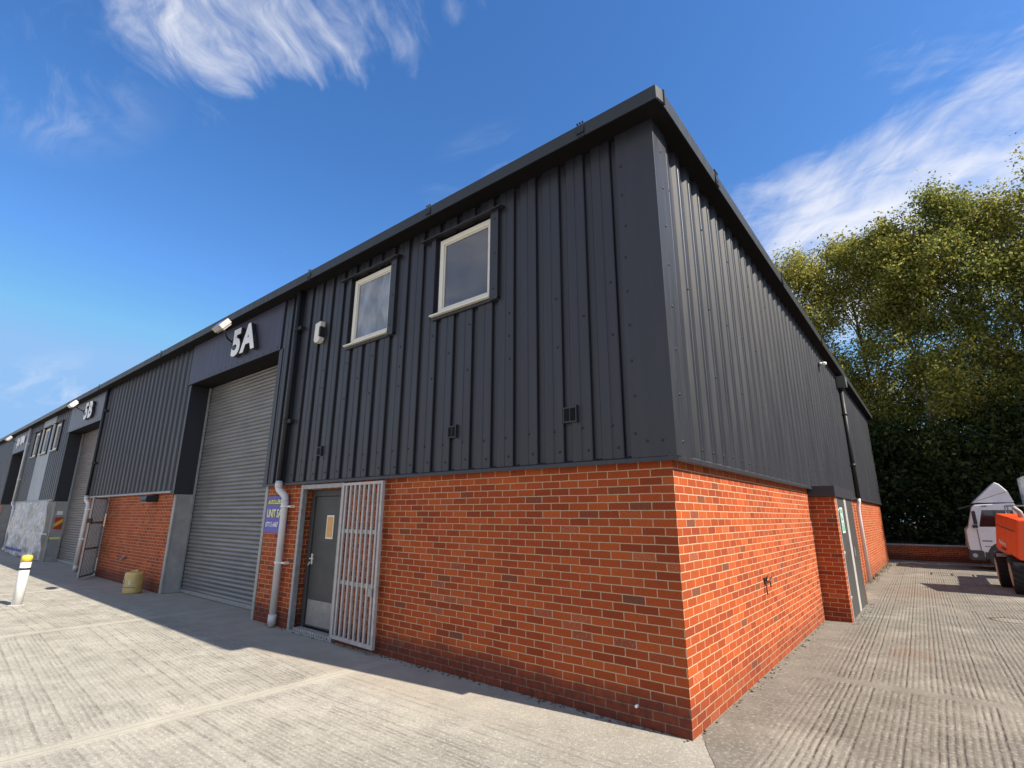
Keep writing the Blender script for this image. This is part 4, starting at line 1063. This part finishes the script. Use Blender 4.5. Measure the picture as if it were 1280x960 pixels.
f3 = fibres(R_(-50), 5., 16., .4, 1.3, .3)
f4 = fibres(0., 3.2, 3.2, .5, 4.4, 0., 5, .5)
m1 = t.math('MAXIMUM', blob(-.77, .25, .52, .32, R_(42), .15), t.math('MULTIPLY', blob(-.50, .47, .12, .10), .8))
m2 = blob(.28, 1.72, 1.25, .92, R_(-4), .30)
m4 = t.math('MAXIMUM', t.sstep(py, -.25, -1.0), blob(.15, -.15, .6, .5, 0., .3))  # unseen cloud cover behind the camera and overhead, added as neutral fill light
m3 = t.math('MULTIPLY', t.math('MAXIMUM', t.math('MAXIMUM', blob(-1.13, .05, .34, .22), blob(-3.0, .42, .6, .25)), blob(-.72, .80, .22, .16)), .85)
def cover(parts, m, depth, lo, hi, top):
    acc = None
    for f, w in parts:
        x = t.math('MULTIPLY', f, w); acc = x if acc is None else t.math('ADD', acc, x)
    return t.math('MULTIPLY', t.sstep(t.math('ADD', acc, t.math('MULTIPLY', t.math('SUBTRACT', m, 1.), depth)), lo, hi), top)
c1 = cover(((f1, .42), (f3, .30), (f4, .28)), m1, .30, .385, .69, .95)
c2 = cover(((f2, .45), (f3, .22), (f4, .33)), m2, .27, .32, .68, .95)
c3 = t.math('MULTIPLY', t.math('MULTIPLY', t.sstep(f2, .42, .7), m3), .6)
c4 = t.math('MULTIPLY', t.sstep(t.math('ADD', f1, t.math('MULTIPLY', t.math('SUBTRACT', m4, 1.), .4)), .28, .60), .88)
cf = t.math('MAXIMUM', t.math('MAXIMUM', c1, c2), t.math('MAXIMUM', c3, c4), clamp=True)
cloud_col = (6.3, 6.3, 6.5)
skyc = t.mix(cf, t.mix(1., hs_.outputs[0], (1.9, 3.4, 5.7), 'DARKEN'), cloud_col)
t.l.new(skyc, bg.inputs[0]); bg.inputs[1].default_value = .088

# ------------------------------------------------------------------ camera
cam = bpy.data.cameras.new('camera'); co = bpy.data.objects.new('camera', cam); col.objects.link(co)
yaw, pit, rol = .6818, .253, .0044
f_ = Vector((-math.sin(yaw)*math.cos(pit), math.cos(yaw)*math.cos(pit), math.sin(pit)))
r_ = Vector((math.cos(yaw), math.sin(yaw), 0)); u_ = r_.cross(f_)
r2 = r_*math.cos(rol) + u_*math.sin(rol); u2 = -r_*math.sin(rol) + u_*math.cos(rol)
co.matrix_world = Matrix(((r2.x, u2.x, -f_.x, 1.8046), (r2.y, u2.y, -f_.y, -4.55), (r2.z, u2.z, -f_.z, 1.7492), (0, 0, 0, 1)))
cam.sensor_width = 36; cam.lens = 635.607/1280*36; cam.clip_end = 2000; cam.clip_start = .05
sc.camera = co
sc.view_settings.view_transform = 'Standard'; sc.view_settings.look = 'None'; sc.view_settings.exposure = .86; sc.view_settings.gamma = 1
sc.view_settings.use_curve_mapping = False
sc.render.engine = 'CYCLES'
